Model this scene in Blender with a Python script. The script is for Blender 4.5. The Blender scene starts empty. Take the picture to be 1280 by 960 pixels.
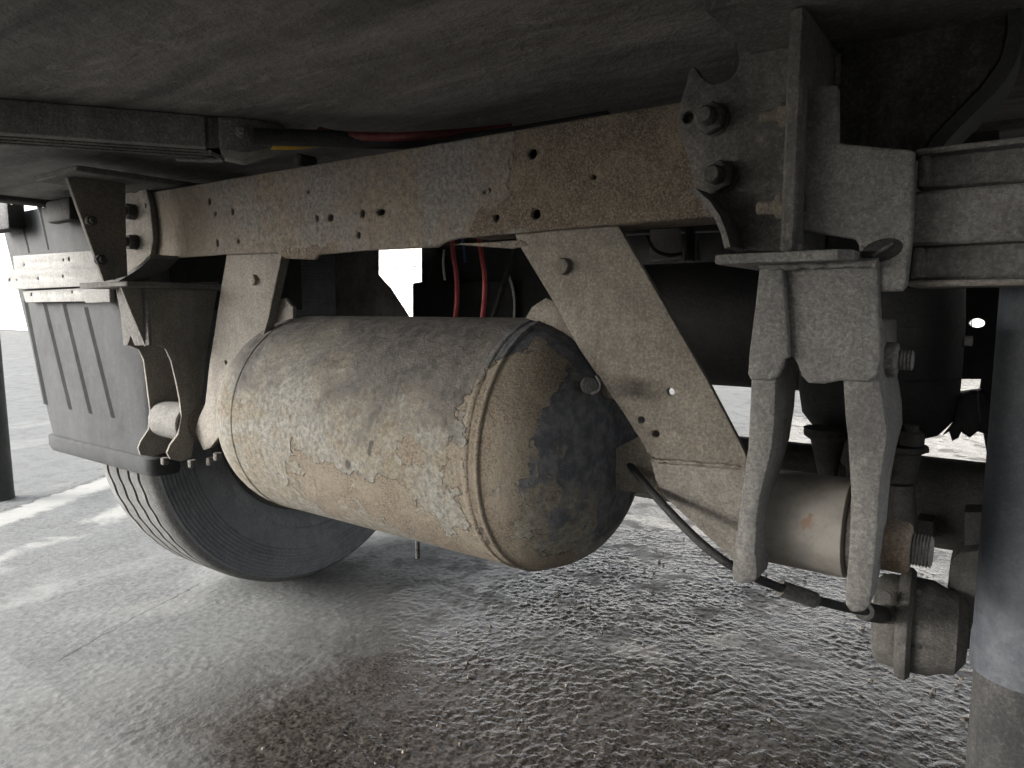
import bpy, bmesh, math, random
import numpy as np
from mathutils import Vector, Matrix
random.seed(7); rng = np.random.default_rng(7)
S = bpy.context.scene
COL = S.collection

# ------------------------------------------------------------------ camera, sky, sun, exposure
CAMH = 0.805
FPX, CX, CY = 870.0, 640.0, 480.0
def _basis():
    t = np.array([-580 - CX, 385 - CY, FPX]); t /= np.linalg.norm(t)
    d = np.array([0.0, 1.0, 0.0]); d[2] = -(d[1] * t[1]) / t[2]; d /= np.linalg.norm(d)
    l = np.cross(d, -t)
    if l[2] < 0: l = -l
    return np.stack([-t, l, -d])
RB = _basis()
cam_data = bpy.data.cameras.new('camera'); cam = bpy.data.objects.new('camera', cam_data); COL.objects.link(cam)
cam_data.sensor_width = 36; cam_data.lens = FPX / 1280 * 36; cam_data.clip_start = 0.02; cam_data.clip_end = 2000
m = Matrix.Identity(4)
for i in range(3):
    m[i][0] = RB[i, 0]; m[i][1] = -RB[i, 1]; m[i][2] = -RB[i, 2]
m[0][3], m[1][3], m[2][3] = 0, 0, CAMH
cam.matrix_world = m
S.camera = cam

SUN_EL, SUN_AZ = math.radians(20), math.radians(222)     # azimuth of the sun in the XY plane, from +X
w = bpy.data.worlds.new('World'); S.world = w; w.use_nodes = True
nt = w.node_tree; bg = nt.nodes['Background']; sky = nt.nodes.new('ShaderNodeTexSky')
sky.sky_type = 'NISHITA'; sky.sun_disc = False; sky.sun_elevation = SUN_EL
sky.sun_rotation = math.pi / 2 - SUN_AZ
sky.air_density = 1.0; sky.dust_density = 4.0; sky.ozone_density = 1.0
hs = nt.nodes.new('ShaderNodeHueSaturation'); hs.inputs['Saturation'].default_value = 0.22     # overcast: nearly colourless
nt.links.new(sky.outputs[0], hs.inputs['Color']); nt.links.new(hs.outputs[0], bg.inputs[0])
bg.inputs[1].default_value = 0.15
sd = bpy.data.lights.new('sun', 'SUN'); sd.energy = 1.35; sd.angle = math.radians(36); sd.color = (1, 0.99, 0.975)
so = bpy.data.objects.new('sun', sd); COL.objects.link(so)
dirv = Vector((math.cos(SUN_AZ) * math.cos(SUN_EL), math.sin(SUN_AZ) * math.cos(SUN_EL), math.sin(SUN_EL)))
so.rotation_euler = dirv.to_track_quat('Z', 'Y').to_euler(); so.location = dirv * 20
S.view_settings.view_transform = 'Standard'; S.view_settings.look = 'None'
S.view_settings.gamma = 1; S.view_settings.use_curve_mapping = False
S.view_settings.exposure = 2.5
S.render.engine = 'CYCLES'
S.cycles.max_bounces = 6; S.cycles.diffuse_bounces = 5; S.cycles.glossy_bounces = 3
S.cycles.sample_clamp_indirect = 6
S.cycles.use_denoising = True

# ------------------------------------------------------------------ helpers
def ray(px, py):
    return Vector(RB @ np.array([px - CX, py - CY, FPX]))
def at(px, py, X=None, Y=None, Z=None):
    d = ray(px, py)
    if X is not None: k = X / d.x
    elif Y is not None: k = Y / d.y
    else: k = (Z - CAMH) / d.z
    return Vector((d.x * k, d.y * k, CAMH + d.z * k))
def zv(p):                                            # depth along the view axis, to turn pixels into metres
    return p.x * RB[0, 2] + p.y * RB[1, 2] + (p.z - CAMH) * RB[2, 2]
def px2m(n, p): return n / FPX * zv(p)

def tag(o, label=None, cat=None, group=None, kind=None):
    if label: o['label'] = label
    if cat: o['category'] = cat
    if group: o['group'] = group
    if kind: o['kind'] = kind
    return o
def thing(name, loc, label, cat, group=None):
    o = bpy.data.objects.new(name, None); COL.objects.link(o); o.location = loc
    o.empty_display_size = 0.05
    return tag(o, label, cat, group)
def link(name, me, mat, parent=None, smooth=40):
    o = bpy.data.objects.new(name, me); COL.objects.link(o)
    if mat is not None:
        me.materials.clear(); me.materials.append(mat)
    if smooth is not None:
        me.shade_smooth(); me.set_sharp_from_angle(angle=math.radians(smooth))
    if parent is not None:
        o.parent = parent
        if parent.type == 'EMPTY': o.matrix_parent_inverse = Matrix.Translation(-parent.location)
    return o
def mesh_from(verts, faces):
    me = bpy.data.meshes.new('m'); me.from_pydata([tuple(v) for v in verts], [], faces); me.validate(); me.update()
    return me
def bm_mesh(bm):
    bmesh.ops.recalc_face_normals(bm, faces=bm.faces)
    me = bpy.data.meshes.new('m'); bm.to_mesh(me); bm.free(); return me

MAPS = {'Y': Matrix(((1, 0, 0, 0), (0, 0, -1, 0), (0, 1, 0, 0), (0, 0, 0, 1))),   # local z -> -Y
        'X': Matrix(((0, 0, 1, 0), (1, 0, 0, 0), (0, 1, 0, 0), (0, 0, 0, 1))),    # local z -> +X
        'Z': Matrix.Identity(4)}
def poly_mesh(outline, holes, axis, front, th, bevel=0.0015, res=1):
    """plate cut from an outline with holes; 'front' is where the face toward -Y / +X / +Z lies"""
    cu = bpy.data.curves.new('c', 'CURVE'); cu.dimensions = '2D'; cu.fill_mode = 'BOTH'
    for loop in [outline] + list(holes):
        sp = cu.splines.new('POLY'); sp.points.add(len(loop) - 1); sp.use_cyclic_u = True
        for p, q in zip(sp.points, loop): p.co = (q[0], q[1], 0, 1)
    b = min(bevel, th * 0.45)
    cu.extrude = max(th / 2 - b, 1e-5); cu.bevel_depth = b; cu.bevel_resolution = res; cu.offset = -b
    ob = bpy.data.objects.new('c', cu); COL.objects.link(ob)
    dg = bpy.context.evaluated_depsgraph_get(); dg.update()
    me = bpy.data.meshes.new_from_object(ob.evaluated_get(dg))
    bpy.data.objects.remove(ob); bpy.data.curves.remove(cu)
    off = {'Y': Vector((0, front + th / 2, 0)), 'X': Vector((front - th / 2, 0, 0)), 'Z': Vector((0, 0, front - th / 2))}[axis]
    me.transform(Matrix.Translation(off) @ MAPS[axis])
    bm = bmesh.new(); bm.from_mesh(me); bmesh.ops.remove_doubles(bm, verts=bm.verts, dist=1e-6)
    bm.to_mesh(me); bm.free()
    return me
def circ(c, r, n=14, sx=1.0, sy=1.0):
    return [(c[0] + r * sx * math.cos(2 * math.pi * i / n), c[1] + r * sy * math.sin(2 * math.pi * i / n)) for i in range(n)]
def smooth_pts(pts, k=4, closed=True):
    n = len(pts); out = []
    P = [Vector((*p, 0)) if len(p) == 2 else Vector(p) for p in pts]
    rngi = range(n) if closed else range(n - 1)
    for i in rngi:
        if closed: a, b, c, d = P[i - 1], P[i], P[(i + 1) % n], P[(i + 2) % n]
        else: a, b, c, d = P[max(i - 1, 0)], P[i], P[i + 1], P[min(i + 2, n - 1)]
        for j in range(k):
            t = j / k
            out.append(0.5 * ((2 * b) + (c - a) * t + (2 * a - 5 * b + 4 * c - d) * t * t + (3 * b - a - 3 * c + d) * t ** 3))
    if not closed: out.append(P[-1])
    return out
def plateY(name, pix, Y, th, mat, parent, holes=(), bevel=0.0015, res=1):
    """plate in a transverse plane: outline given as sight lines cut by the plane of its front face"""
    o = [(p.x, p.z) for p in (at(x, y, Y=Y) for x, y in pix)]
    hs_ = []
    for h in holes:
        p = at(h[0], h[1], Y=Y); r = px2m(h[2], p)
        hs_.append(circ((p.x, p.z), r, 12, h[3] if len(h) > 3 else 1, h[4] if len(h) > 4 else 1))
    return link(name, poly_mesh(o, hs_, 'Y', Y, th, bevel, res), mat, parent)
def plateX(name, pix, X, th, mat, parent, holes=(), bevel=0.0015):
    o = [(p.y, p.z) for p in (at(x, y, X=X) for x, y in pix)]
    hs_ = []
    for h in holes:
        p = at(h[0], h[1], X=X); r = px2m(h[2], p); hs_.append(circ((p.y, p.z), r, 12))
    return link(name, poly_mesh(o, hs_, 'X', X, th, bevel), mat, parent)

def box_mesh(x0, x1, y0, y1, z0, z1, bevel=0.002, seg=1):
    bm = bmesh.new(); bmesh.ops.create_cube(bm, size=1)
    for v in bm.verts:
        v.co = Vector(((x0 + x1) / 2 + v.co.x * (x1 - x0), (y0 + y1) / 2 + v.co.y * (y1 - y0), (z0 + z1) / 2 + v.co.z * (z1 - z0)))
    if bevel > 0:
        bmesh.ops.bevel(bm, geom=bm.edges[:], offset=bevel, segments=seg, affect='EDGES', profile=0.5)
    return bm_mesh(bm)
def box(name, x0, x1, y0, y1, z0, z1, mat, parent=None, bevel=0.002, seg=1):
    return link(name, box_mesh(x0, x1, y0, y1, z0, z1, bevel, seg), mat, parent)
def frame_of(axis):
    a = Vector(axis).normalized(); t = Vector((0, 0, 1)) if abs(a.z) < 0.9 else Vector((1, 0, 0))
    u = t.cross(a).normalized(); v = a.cross(u); return a, u, v
def lathe_mesh(profile, origin, axis, seg=32):
    """profile: list of (distance along axis, radius); ends are capped when radius > 0"""
    a, u, v = frame_of(axis); o = Vector(origin); V = []; Fc = []
    for s, r in profile:
        for k in range(seg):
            t = 2 * math.pi * k / seg
            V.append(o + a * s + (u * math.cos(t) + v * math.sin(t)) * r)
    n = len(profile)
    for i in range(n - 1):
        for k in range(seg):
            k2 = (k + 1) % seg
            Fc.append((i * seg + k, i * seg + k2, (i + 1) * seg + k2, (i + 1) * seg + k))
    Fc.append(tuple(range(seg))[::-1]); Fc.append(tuple((n - 1) * seg + k for k in range(seg)))
    bm = bmesh.new(); me = mesh_from(V, Fc); bm.from_mesh(me)
    return bm_mesh(bm)
def lathe(name, profile, origin, axis, mat, parent=None, seg=32, smooth=40):
    return link(name, lathe_mesh(profile, origin, axis, seg), mat, parent, smooth)
def tube_mesh(pts, r, seg=10, k=6):
    P = smooth_pts([tuple(p) for p in pts], k, closed=False) if len(pts) > 2 else [Vector(p) for p in pts]
    V = []; Fc = []; n = len(P); prev = None
    for i, p in enumerate(P):
        d = (P[min(i + 1, n - 1)] - P[max(i - 1, 0)]).normalized()
        if prev is None: _, u, _v = frame_of(d)
        else: u = (prev - d * prev.dot(d)).normalized()
        prev = u; v = d.cross(u)
        rr = r[min(int(i / max(n - 1, 1) * len(r)), len(r) - 1)] if isinstance(r, (list, tuple)) else r
        for q in range(seg):
            t = 2 * math.pi * q / seg; V.append(p + (u * math.cos(t) + v * math.sin(t)) * rr)
    for i in range(n - 1):
        for q in range(seg):
            q2 = (q + 1) % seg; Fc.append((i * seg + q, i * seg + q2, (i + 1) * seg + q2, (i + 1) * seg + q))
    Fc.append(tuple(range(seg))[::-1]); Fc.append(tuple((n - 1) * seg + q for q in range(seg)))
    return mesh_from(V, Fc)
def tube(name, pts, r, mat, parent=None, seg=10, k=6):
    return link(name, tube_mesh(pts, r, seg, k), mat, parent)
def hexprism(name, origin, axis, r, h, mat, parent=None, rot=0.3):
    a, u, v = frame_of(axis); o = Vector(origin); V = []; Fc = []
    prof = [(0, r), (h * 0.85, r), (h, r * 0.86)]
    for s, rr in prof:
        for k in range(6):
            t = math.pi / 3 * k + rot; V.append(o + a * s + (u * math.cos(t) + v * math.sin(t)) * rr)
    for i in range(2):
        for k in range(6):
            k2 = (k + 1) % 6; Fc.append((i * 6 + k, i * 6 + k2, (i + 1) * 6 + k2, (i + 1) * 6 + k))
    Fc.append(tuple(range(6))[::-1]); Fc.append(tuple(12 + k for k in range(6)))
    me = mesh_from(V, Fc); bm = bmesh.new(); bm.from_mesh(me)
    bmesh.ops.bevel(bm, geom=bm.edges[:], offset=r * 0.06, segments=1, affect='EDGES')
    return link(name, bm_mesh(bm), mat, parent)
def thread_profile(r, l, n):
    pr = [(0, r)]
    for i in range(n):
        s = l * 0.9 * i / n; pr += [(s + 0.001 * 0.2, r), (s + l * 0.9 / n * 0.5, r * 0.88), (s + l * 0.9 / n, r)]
    return pr + [(l, r * 0.8), (l + 0.0003, 0.0005)]
def bolt(name, origin, axis, r, mat, parent, washer=1.7, nut=0.9, stud=1.6, thread=0):
    """stud with nut and washer standing on a face; washer and stud are pieces of the bolt"""
    a = Vector(axis).normalized()
    o = hexprism(name, Vector(origin) + a * r * 0.3, a, r * 1.75, r * nut * 1.7, mat, parent, random.uniform(0, 1))
    lathe('washer', [(0, r * washer * 1.35), (r * 0.28, r * washer * 1.35), (r * 0.34, r * washer * 1.2)], origin, a, mat, o, 20)
    pr = thread_profile(r, r * stud, thread) if thread else [(0, r), (r * stud * 0.8, r), (r * stud, r * 0.75), (r * stud + 1e-4, 1e-4)]
    lathe('stud', pr, Vector(origin) + a * r * (0.3 + nut * 1.65), a, mat, o, 16)
    return o
def loft(name, rings, mat, parent=None, smooth=35, bevel=0.0):
    n = len(rings[0]); V = [p for rg in rings for p in rg]; Fc = []
    for i in range(len(rings) - 1):
        for k in range(n):
            k2 = (k + 1) % n; Fc.append((i * n + k, i * n + k2, (i + 1) * n + k2, (i + 1) * n + k))
    Fc.append(tuple(range(n))[::-1]); Fc.append(tuple((len(rings) - 1) * n + k for k in range(n)))
    bm = bmesh.new(); me = mesh_from(V, Fc); bm.from_mesh(me)
    if bevel:
        es = [e for e in bm.edges if e.calc_face_angle(0) > 0.6]
        bmesh.ops.bevel(bm, geom=es, offset=bevel, segments=2, affect='EDGES', profile=0.5)
    return link(name, bm_mesh(bm), mat, parent, smooth)

# ------------------------------------------------------------------ materials
class G:
    def __init__(s, name):
        s.m = bpy.data.materials.new(name); s.m.use_nodes = True; s.t = s.m.node_tree
        s.b = s.t.nodes['Principled BSDF']; s._obj = None
    def n(s, typ, **kw):
        o = s.t.nodes.new(typ)
        for k, v in kw.items(): setattr(o, k, v)
        return o
    def put(s, sock, v):
        if hasattr(v, 'is_output') or isinstance(v, bpy.types.NodeSocket): s.t.links.new(v, sock)
        else: sock.default_value = v
    @property
    def co(s):
        if s._obj is None: s._obj = s.n('ShaderNodeTexCoord').outputs['Object']
        return s._obj
    def scaled(s, v):
        o = s.n('ShaderNodeMapping'); s.put(o.inputs['Vector'], s.co); o.inputs['Scale'].default_value = v; return o.outputs[0]
    def noise(s, scale, detail=4, rough=0.55, vec=None, dist=0.0):
        o = s.n('ShaderNodeTexNoise'); s.put(o.inputs['Vector'], vec if vec is not None else s.co)
        o.inputs['Scale'].default_value = scale; o.inputs['Detail'].default_value = detail
        o.inputs['Roughness'].default_value = rough; o.inputs['Distortion'].default_value = dist
        return o.outputs['Fac']
    def voro(s, scale, feature='F1', vec=None, rand=1.0):
        o = s.n('ShaderNodeTexVoronoi', feature=feature); s.put(o.inputs['Vector'], vec if vec is not None else s.co)
        o.inputs['Scale'].default_value = scale; o.inputs['Randomness'].default_value = rand
        return o.outputs['Distance']
    def math(s, op, a, b=0.0, clamp=False):
        o = s.n('ShaderNodeMath', operation=op, use_clamp=clamp); s.put(o.inputs[0], a); s.put(o.inputs[1], b); return o.outputs[0]
    def step(s, v, lo, hi):
        o = s.n('ShaderNodeMapRange', interpolation_type='SMOOTHSTEP'); s.put(o.inputs['Value'], v)
        o.inputs['From Min'].default_value = lo; o.inputs['From Max'].default_value = hi; return o.outputs[0]
    def mix(s, f, a, b):
        o = s.n('ShaderNodeMix', data_type='RGBA'); s.put(o.inputs[0], f)
        for sk, v in ((o.inputs[6], a), (o.inputs[7], b)): s.put(sk, v if not isinstance(v, tuple) else (*v, 1))
        return o.outputs[2]
    def xyz(s):
        o = s.n('ShaderNodeSeparateXYZ'); s.put(o.inputs[0], s.co); return o.outputs
    @property
    def warp(s):
        if getattr(s, '_w', None) is None:
            v = s.co
            for sc, am in ((9, 0.10), (38, 0.035), (130, 0.012)):
                o = s.n('ShaderNodeTexNoise'); s.put(o.inputs['Vector'], s.co); o.inputs['Scale'].default_value = sc; o.inputs['Detail'].default_value = 2
                a = s.n('ShaderNodeVectorMath', operation='SUBTRACT'); s.put(a.inputs[0], o.outputs['Color']); a.inputs[1].default_value = (.5, .5, .5)
                b = s.n('ShaderNodeVectorMath', operation='SCALE'); s.put(b.inputs[0], a.outputs[0]); b.inputs['Scale'].default_value = am
                d = s.n('ShaderNodeVectorMath', operation='ADD'); s.put(d.inputs[0], v); s.put(d.inputs[1], b.outputs[0]); v = d.outputs[0]
            o = s.n('ShaderNodeSeparateXYZ'); s.put(o.inputs[0], v); s._w = o.outputs
        return s._w
    def blob(s, cx, cz, rx, rz, ax=(0, 2)):
        c = s.warp
        dx = s.math('MULTIPLY', s.math('SUBTRACT', c[ax[0]], cx), 1 / rx); dz = s.math('MULTIPLY', s.math('SUBTRACT', c[ax[1]], cz), 1 / rz)
        return s.math('SUBTRACT', 1.0, s.math('SQRT', s.math('ADD', s.math('MULTIPLY', dx, dx), s.math('MULTIPLY', dz, dz))))
    def bump(s, h, strength=0.5, dist=0.002, prev=None):
        o = s.n('ShaderNodeBump'); o.inputs['Strength'].default_value = strength; o.inputs['Distance'].default_value = dist
        s.put(o.inputs['Height'], h)
        if prev is not None: s.put(o.inputs['Normal'], prev)
        return o.outputs[0]
    def done(s, col, rough=0.85, normal=None, metal=0.0, spec=0.4):
        s.put(s.b.inputs['Base Color'], col if not isinstance(col, tuple) else (*col, 1))
        s.put(s.b.inputs['Roughness'], rough); s.b.inputs['Metallic'].default_value = metal
        s.b.inputs['Specular IOR Level'].default_value = spec
        if normal is not None: s.put(s.b.inputs['Normal'], normal)
        return s.m

def dusty(name, base, dust, amount=0.5, scale=14, rough=0.9, grain=1.0, speck=0.5, spec=0.3):
    """dark base under an uneven film of dust, with grit, drips and small scars"""
    g = G(name)
    a = g.noise(scale, 5, 0.62, dist=0.5); b = g.noise(scale * 8, 5, 0.7); c = g.noise(300, 5, 0.8)
    st = g.noise(scale * 2.5, 4, 0.6, g.scaled((3, 3, 0.5)))
    f = g.math('ADD', g.math('MULTIPLY', g.math('SUBTRACT', a, 0.5), 2.0), g.math('MULTIPLY', g.math('SUBTRACT', b, 0.5), 1.2))
    f = g.math('ADD', f, g.math('MULTIPLY', g.math('SUBTRACT', st, 0.5), 0.8))
    f = g.math('ADD', f, amount, True)
    col = g.mix(f, base, dust)
    grit = g.step(c, 0.36, 0.62)
    dk = tuple(x * 0.45 for x in base); lt = tuple(min(1, x * 1.35) for x in dust)
    col = g.mix(g.math('MULTIPLY', g.math('SUBTRACT', 1.0, grit), 1.1 * speck), col, dk)
    col = g.mix(g.math('MULTIPLY', g.step(c, 0.57, 0.68), 0.9 * speck), col, lt)
    scar = g.step(g.noise(34, 6, 0.8, dist=1.5), 0.665, 0.70)
    col = g.mix(g.math('MULTIPLY', scar, 0.55 * speck), col, dk)
    nb = g.bump(c, 0.8 * grain, 0.0016); nb = g.bump(b, 0.7 * grain, 0.004, nb)
    return g.done(col, rough, nb, spec=spec)

M = {}
M['dust_grey'] = dusty('dusty_grey_steel', (0.085, 0.082, 0.078), (0.185, 0.178, 0.165), 0.55, 12)
M['dust_dark'] = dusty('dusty_dark_steel', (0.045, 0.043, 0.040), (0.125, 0.117, 0.105), 0.35, 10)
M['dust_brown'] = dusty('brown_dusty_steel', (0.105, 0.095, 0.080), (0.215, 0.19, 0.158), 0.55, 9)
M['hanger_dark'] = dusty('dusty_hanger_steel', (0.060, 0.057, 0.053), (0.165, 0.155, 0.14), 0.40, 10)
M['pale_dust_haze'] = dusty('pale_dusty_hazy_steel', (0.14, 0.13, 0.115), (0.25, 0.23, 0.20), 0.55, 10)  # pale dust; on the far hanger it also carries painted haze
M['bush'] = dusty('dusty_bush_steel', (0.10, 0.093, 0.083), (0.19, 0.176, 0.157), 0.5, 20)
M['black_rubber'] = dusty('black_rubber', (0.012, 0.012, 0.012), (0.03, 0.029, 0.028), 0.3, 8, 0.75)
M['black_steel'] = dusty('black_painted_steel', (0.014, 0.014, 0.015), (0.04, 0.038, 0.035), 0.3, 6, 0.6)
M['axle'] = dusty('axle_steel', (0.035, 0.034, 0.032), (0.09, 0.085, 0.075), 0.35, 8)
M['damper'] = dusty('streaky_damper_steel', (0.030, 0.030, 0.030), (0.085, 0.082, 0.076), 0.35, 12)
M['navy'] = dusty('dusty_navy_tube', (0.040, 0.046, 0.056), (0.11, 0.115, 0.12), 0.30, 10, 0.6, 0.5, 0.2)
M['tyre'] = dusty('tyre_rubber', (0.075, 0.078, 0.085), (0.16, 0.163, 0.17), 0.40, 5, 0.8, 0.5)  # lightened and blued, haze is put into the rubber's colour
M['tread'] = dusty('tread_rubber', (0.055, 0.055, 0.054), (0.125, 0.123, 0.118), 0.55, 9, 0.9, 0.8)
M['plastic'] = dusty('dusty_grey_plastic', (0.018, 0.019, 0.020), (0.042, 0.044, 0.045), 0.5, 4, 0.8, 0.4, 0.25, 0.12)
M['galv'] = dusty('galvanised_strip', (0.13, 0.13, 0.125), (0.22, 0.215, 0.20), 0.55, 14)
M['conduit'] = dusty('dusty_conduit', (0.10, 0.096, 0.092), (0.24, 0.226, 0.208), 0.4, 9)
M['rust_nut'] = dusty('rusty_nut', (0.12, 0.075, 0.048), (0.24, 0.20, 0.155), 0.55, 40)
M['mud_bolt'] = dusty('mud_caked_bolt', (0.20, 0.175, 0.135), (0.46, 0.41, 0.33), 0.5, 60, grain=2)
M['red'] = dusty('red_hose', (0.30, 0.025, 0.03), (0.42, 0.10, 0.09), 0.25, 20, 0.5, 0.4)
M['dull_red'] = dusty('dull_red_cable', (0.10, 0.014, 0.014), (0.14, 0.06, 0.05), 0.3, 20, 0.6, 0.4)
M['yellow'] = dusty('yellow_cable', (0.65, 0.38, 0.02), (0.55, 0.40, 0.12), 0.2, 20, 0.5, 0.4)
M['blue'] = dusty('blue_cable', (0.03, 0.06, 0.22), (0.08, 0.10, 0.2), 0.2, 20, 0.5, 0.4)
M['white_paint'] = dusty('white_painted_wall', (0.42, 0.415, 0.40), (0.60, 0.595, 0.57), 0.6, 1.5, 0.9)
M['pale_panel'] = dusty('pale_panel', (0.30, 0.29, 0.27), (0.45, 0.44, 0.42), 0.5, 8)
M['grit'] = dusty('grit_stone', (0.05, 0.045, 0.04), (0.20, 0.17, 0.14), 0.4, 60)

M['gusset'] = dusty('muddy_dark_plate', (0.030, 0.028, 0.026), (0.15, 0.138, 0.12), 0.25, 9, grain=1.8)
def bush_material():
    g = G('dusty_bush_with_rust_spot')
    a = g.noise(18, 5, 0.62); c = g.noise(430, 3, 0.7)
    col = g.mix(g.step(a, 0.35, 0.65), (0.105, 0.098, 0.088), (0.18, 0.168, 0.15))
    col = g.mix(g.math('MULTIPLY', g.step(c, 0.55, 0.72), 0.3), col, (0.05, 0.045, 0.04))
    p = at(1005, 632, Y=0.63)
    sp = g.step(g.math('ADD', g.blob(p.x, p.z, 0.017, 0.007), g.math('MULTIPLY', g.math('SUBTRACT', g.noise(200, 4, 0.7), 0.5), 1.2)), 0.2, 0.5)
    col = g.mix(g.math('MULTIPLY', sp, 0.8), col, (0.15, 0.095, 0.062))
    return g.done(col, 0.85, g.bump(c, 0.4, 0.001), spec=0.3)
M['bush'] = bush_material()

def floor_material():
    g = G('dirty_floor_board')
    v = g.scaled((1.0, 5.0, 1.0)); a = g.noise(3.0, 6, 0.65, v, 0.6); b = g.noise(40, 4, 0.6); c = g.noise(300, 2)
    f = g.math('ADD', g.math('MULTIPLY', g.math('SUBTRACT', a, 0.5), 2.5), g.math('MULTIPLY', g.math('SUBTRACT', b, 0.5), 0.7))
    f = g.math('ADD', f, 0.45, True)
    col = g.mix(f, (0.075, 0.070, 0.066), (0.205, 0.192, 0.18))
    col = g.mix(g.math('MULTIPLY', g.step(g.noise(160, 4, 0.75), 0.52, 0.66), 0.4), col, (0.035, 0.032, 0.03))
    wisps = g.step(g.noise(9, 8, 0.8, g.scaled((1, 3, 1)), 1.2), 0.54, 0.70)
    col = g.mix(g.math('MULTIPLY', wisps, 0.5), col, (0.32, 0.305, 0.29))
    return g.done(col, 0.8, g.bump(b, 0.7, 0.006, g.bump(c, 0.6, 0.0015)), spec=0.35)
M['floor'] = floor_material()

def beam_material():
    """peeling grey paint over brown rust and caked dust, as on the cross member"""
    g = G('peeling_rusty_beam')
    n1 = g.noise(16, 7, 0.62, dist=0.5); n2 = g.noise(70, 5, 0.65); n3 = g.noise(500, 2, 0.6)
    c = g.xyz()
    pa = at(770, 215, Y=0.683); pb = at(650, 268, Y=0.683); pc = at(385, 316, Y=0.683); pd = at(225, 285, Y=0.683)
    pe = at(745, 245, Y=0.683)
    bl = g.math('MAXIMUM', g.blob(pa.x, pa.z, 0.118, 0.20), g.blob(pb.x, pb.z - 0.01, 0.085, 0.030))
    bl = g.math('MAXIMUM', bl, g.blob(pe.x, pe.z, 0.11, 0.07))
    bl = g.math('MAXIMUM', bl, g.blob(pc.x, pc.z, 0.07, 0.018))
    mk = g.math('ADD', bl, g.math('MULTIPLY', g.math('SUBTRACT', n1, 0.5), 0.75))
    peel = g.step(mk, -0.012, 0.012)
    fleck = g.step(g.noise(430, 3, 0.75), 0.36, 0.66)
    rust = g.mix(fleck, (0.066, 0.052, 0.040), (0.182, 0.149, 0.112))
    rust = g.mix(g.math('MULTIPLY', g.step(n1, 0.45, 0.68), 0.55), rust, (0.182, 0.153, 0.112))
    grey = g.mix(g.step(g.noise(170, 5, 0.7), 0.34, 0.66), (0.10, 0.095, 0.088), (0.20, 0.19, 0.177))
    tan = g.mix(g.step(g.noise(150, 5, 0.7), 0.34, 0.66), (0.11, 0.089, 0.066), (0.215, 0.176, 0.133))
    dustm = g.step(g.math('ADD', g.noise(9, 6, 0.62, g.scaled((1, 1, 0.6)), 0.8), g.math('MULTIPLY', g.math('SUBTRACT', g.noise(120, 5, 0.7), 0.5), 0.8)), 0.30, 0.70)
    paint = g.mix(dustm, grey, tan)
    sand = g.step(g.math('ADD', g.blob(pd.x, pd.z, 0.13, 0.12), g.math('MULTIPLY', g.math('SUBTRACT', n1, 0.5), 0.5)), 0.0, 0.15)
    paint = g.mix(g.math('MULTIPLY', sand, 0.45), paint, (0.20, 0.167, 0.128))
    col = g.mix(peel, paint, rust)
    edge = g.math('MULTIPLY', g.step(mk, -0.06, -0.012), g.math('SUBTRACT', 1.0, g.step(mk, -0.012, 0.006)))
    col = g.mix(g.math('MULTIPLY', edge, 0.35), col, (0.06, 0.05, 0.045))
    chips = g.step(g.voro(60, 'F1'), 0.05, 0.12)
    pit = g.math('MULTIPLY', g.math('SUBTRACT', 1.0, chips), g.step(g.noise(30, 2), 0.52, 0.56))
    col = g.mix(g.math('MULTIPLY', pit, 0.7), col, (0.06, 0.045, 0.035))
    col = g.mix(g.math('MULTIPLY', g.step(n3, 0.60, 0.7), 0.25), col, (0.05, 0.04, 0.035))
    nb = g.bump(n3, 0.7, 0.0012); nb = g.bump(g.noise(55, 6, 0.72, g.scaled((1.3, 1, 0.8)), 0.8), 0.9, 0.008, nb)
    nb = g.bump(g.math('MULTIPLY', fleck, peel), 0.5, 0.001, nb)
    nb = g.bump(g.math('SUBTRACT', 1.0, peel), 0.9, 0.0025, nb)
    return g.done(col, 0.92, nb, spec=0.25)
M['beam'] = beam_material()

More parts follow.
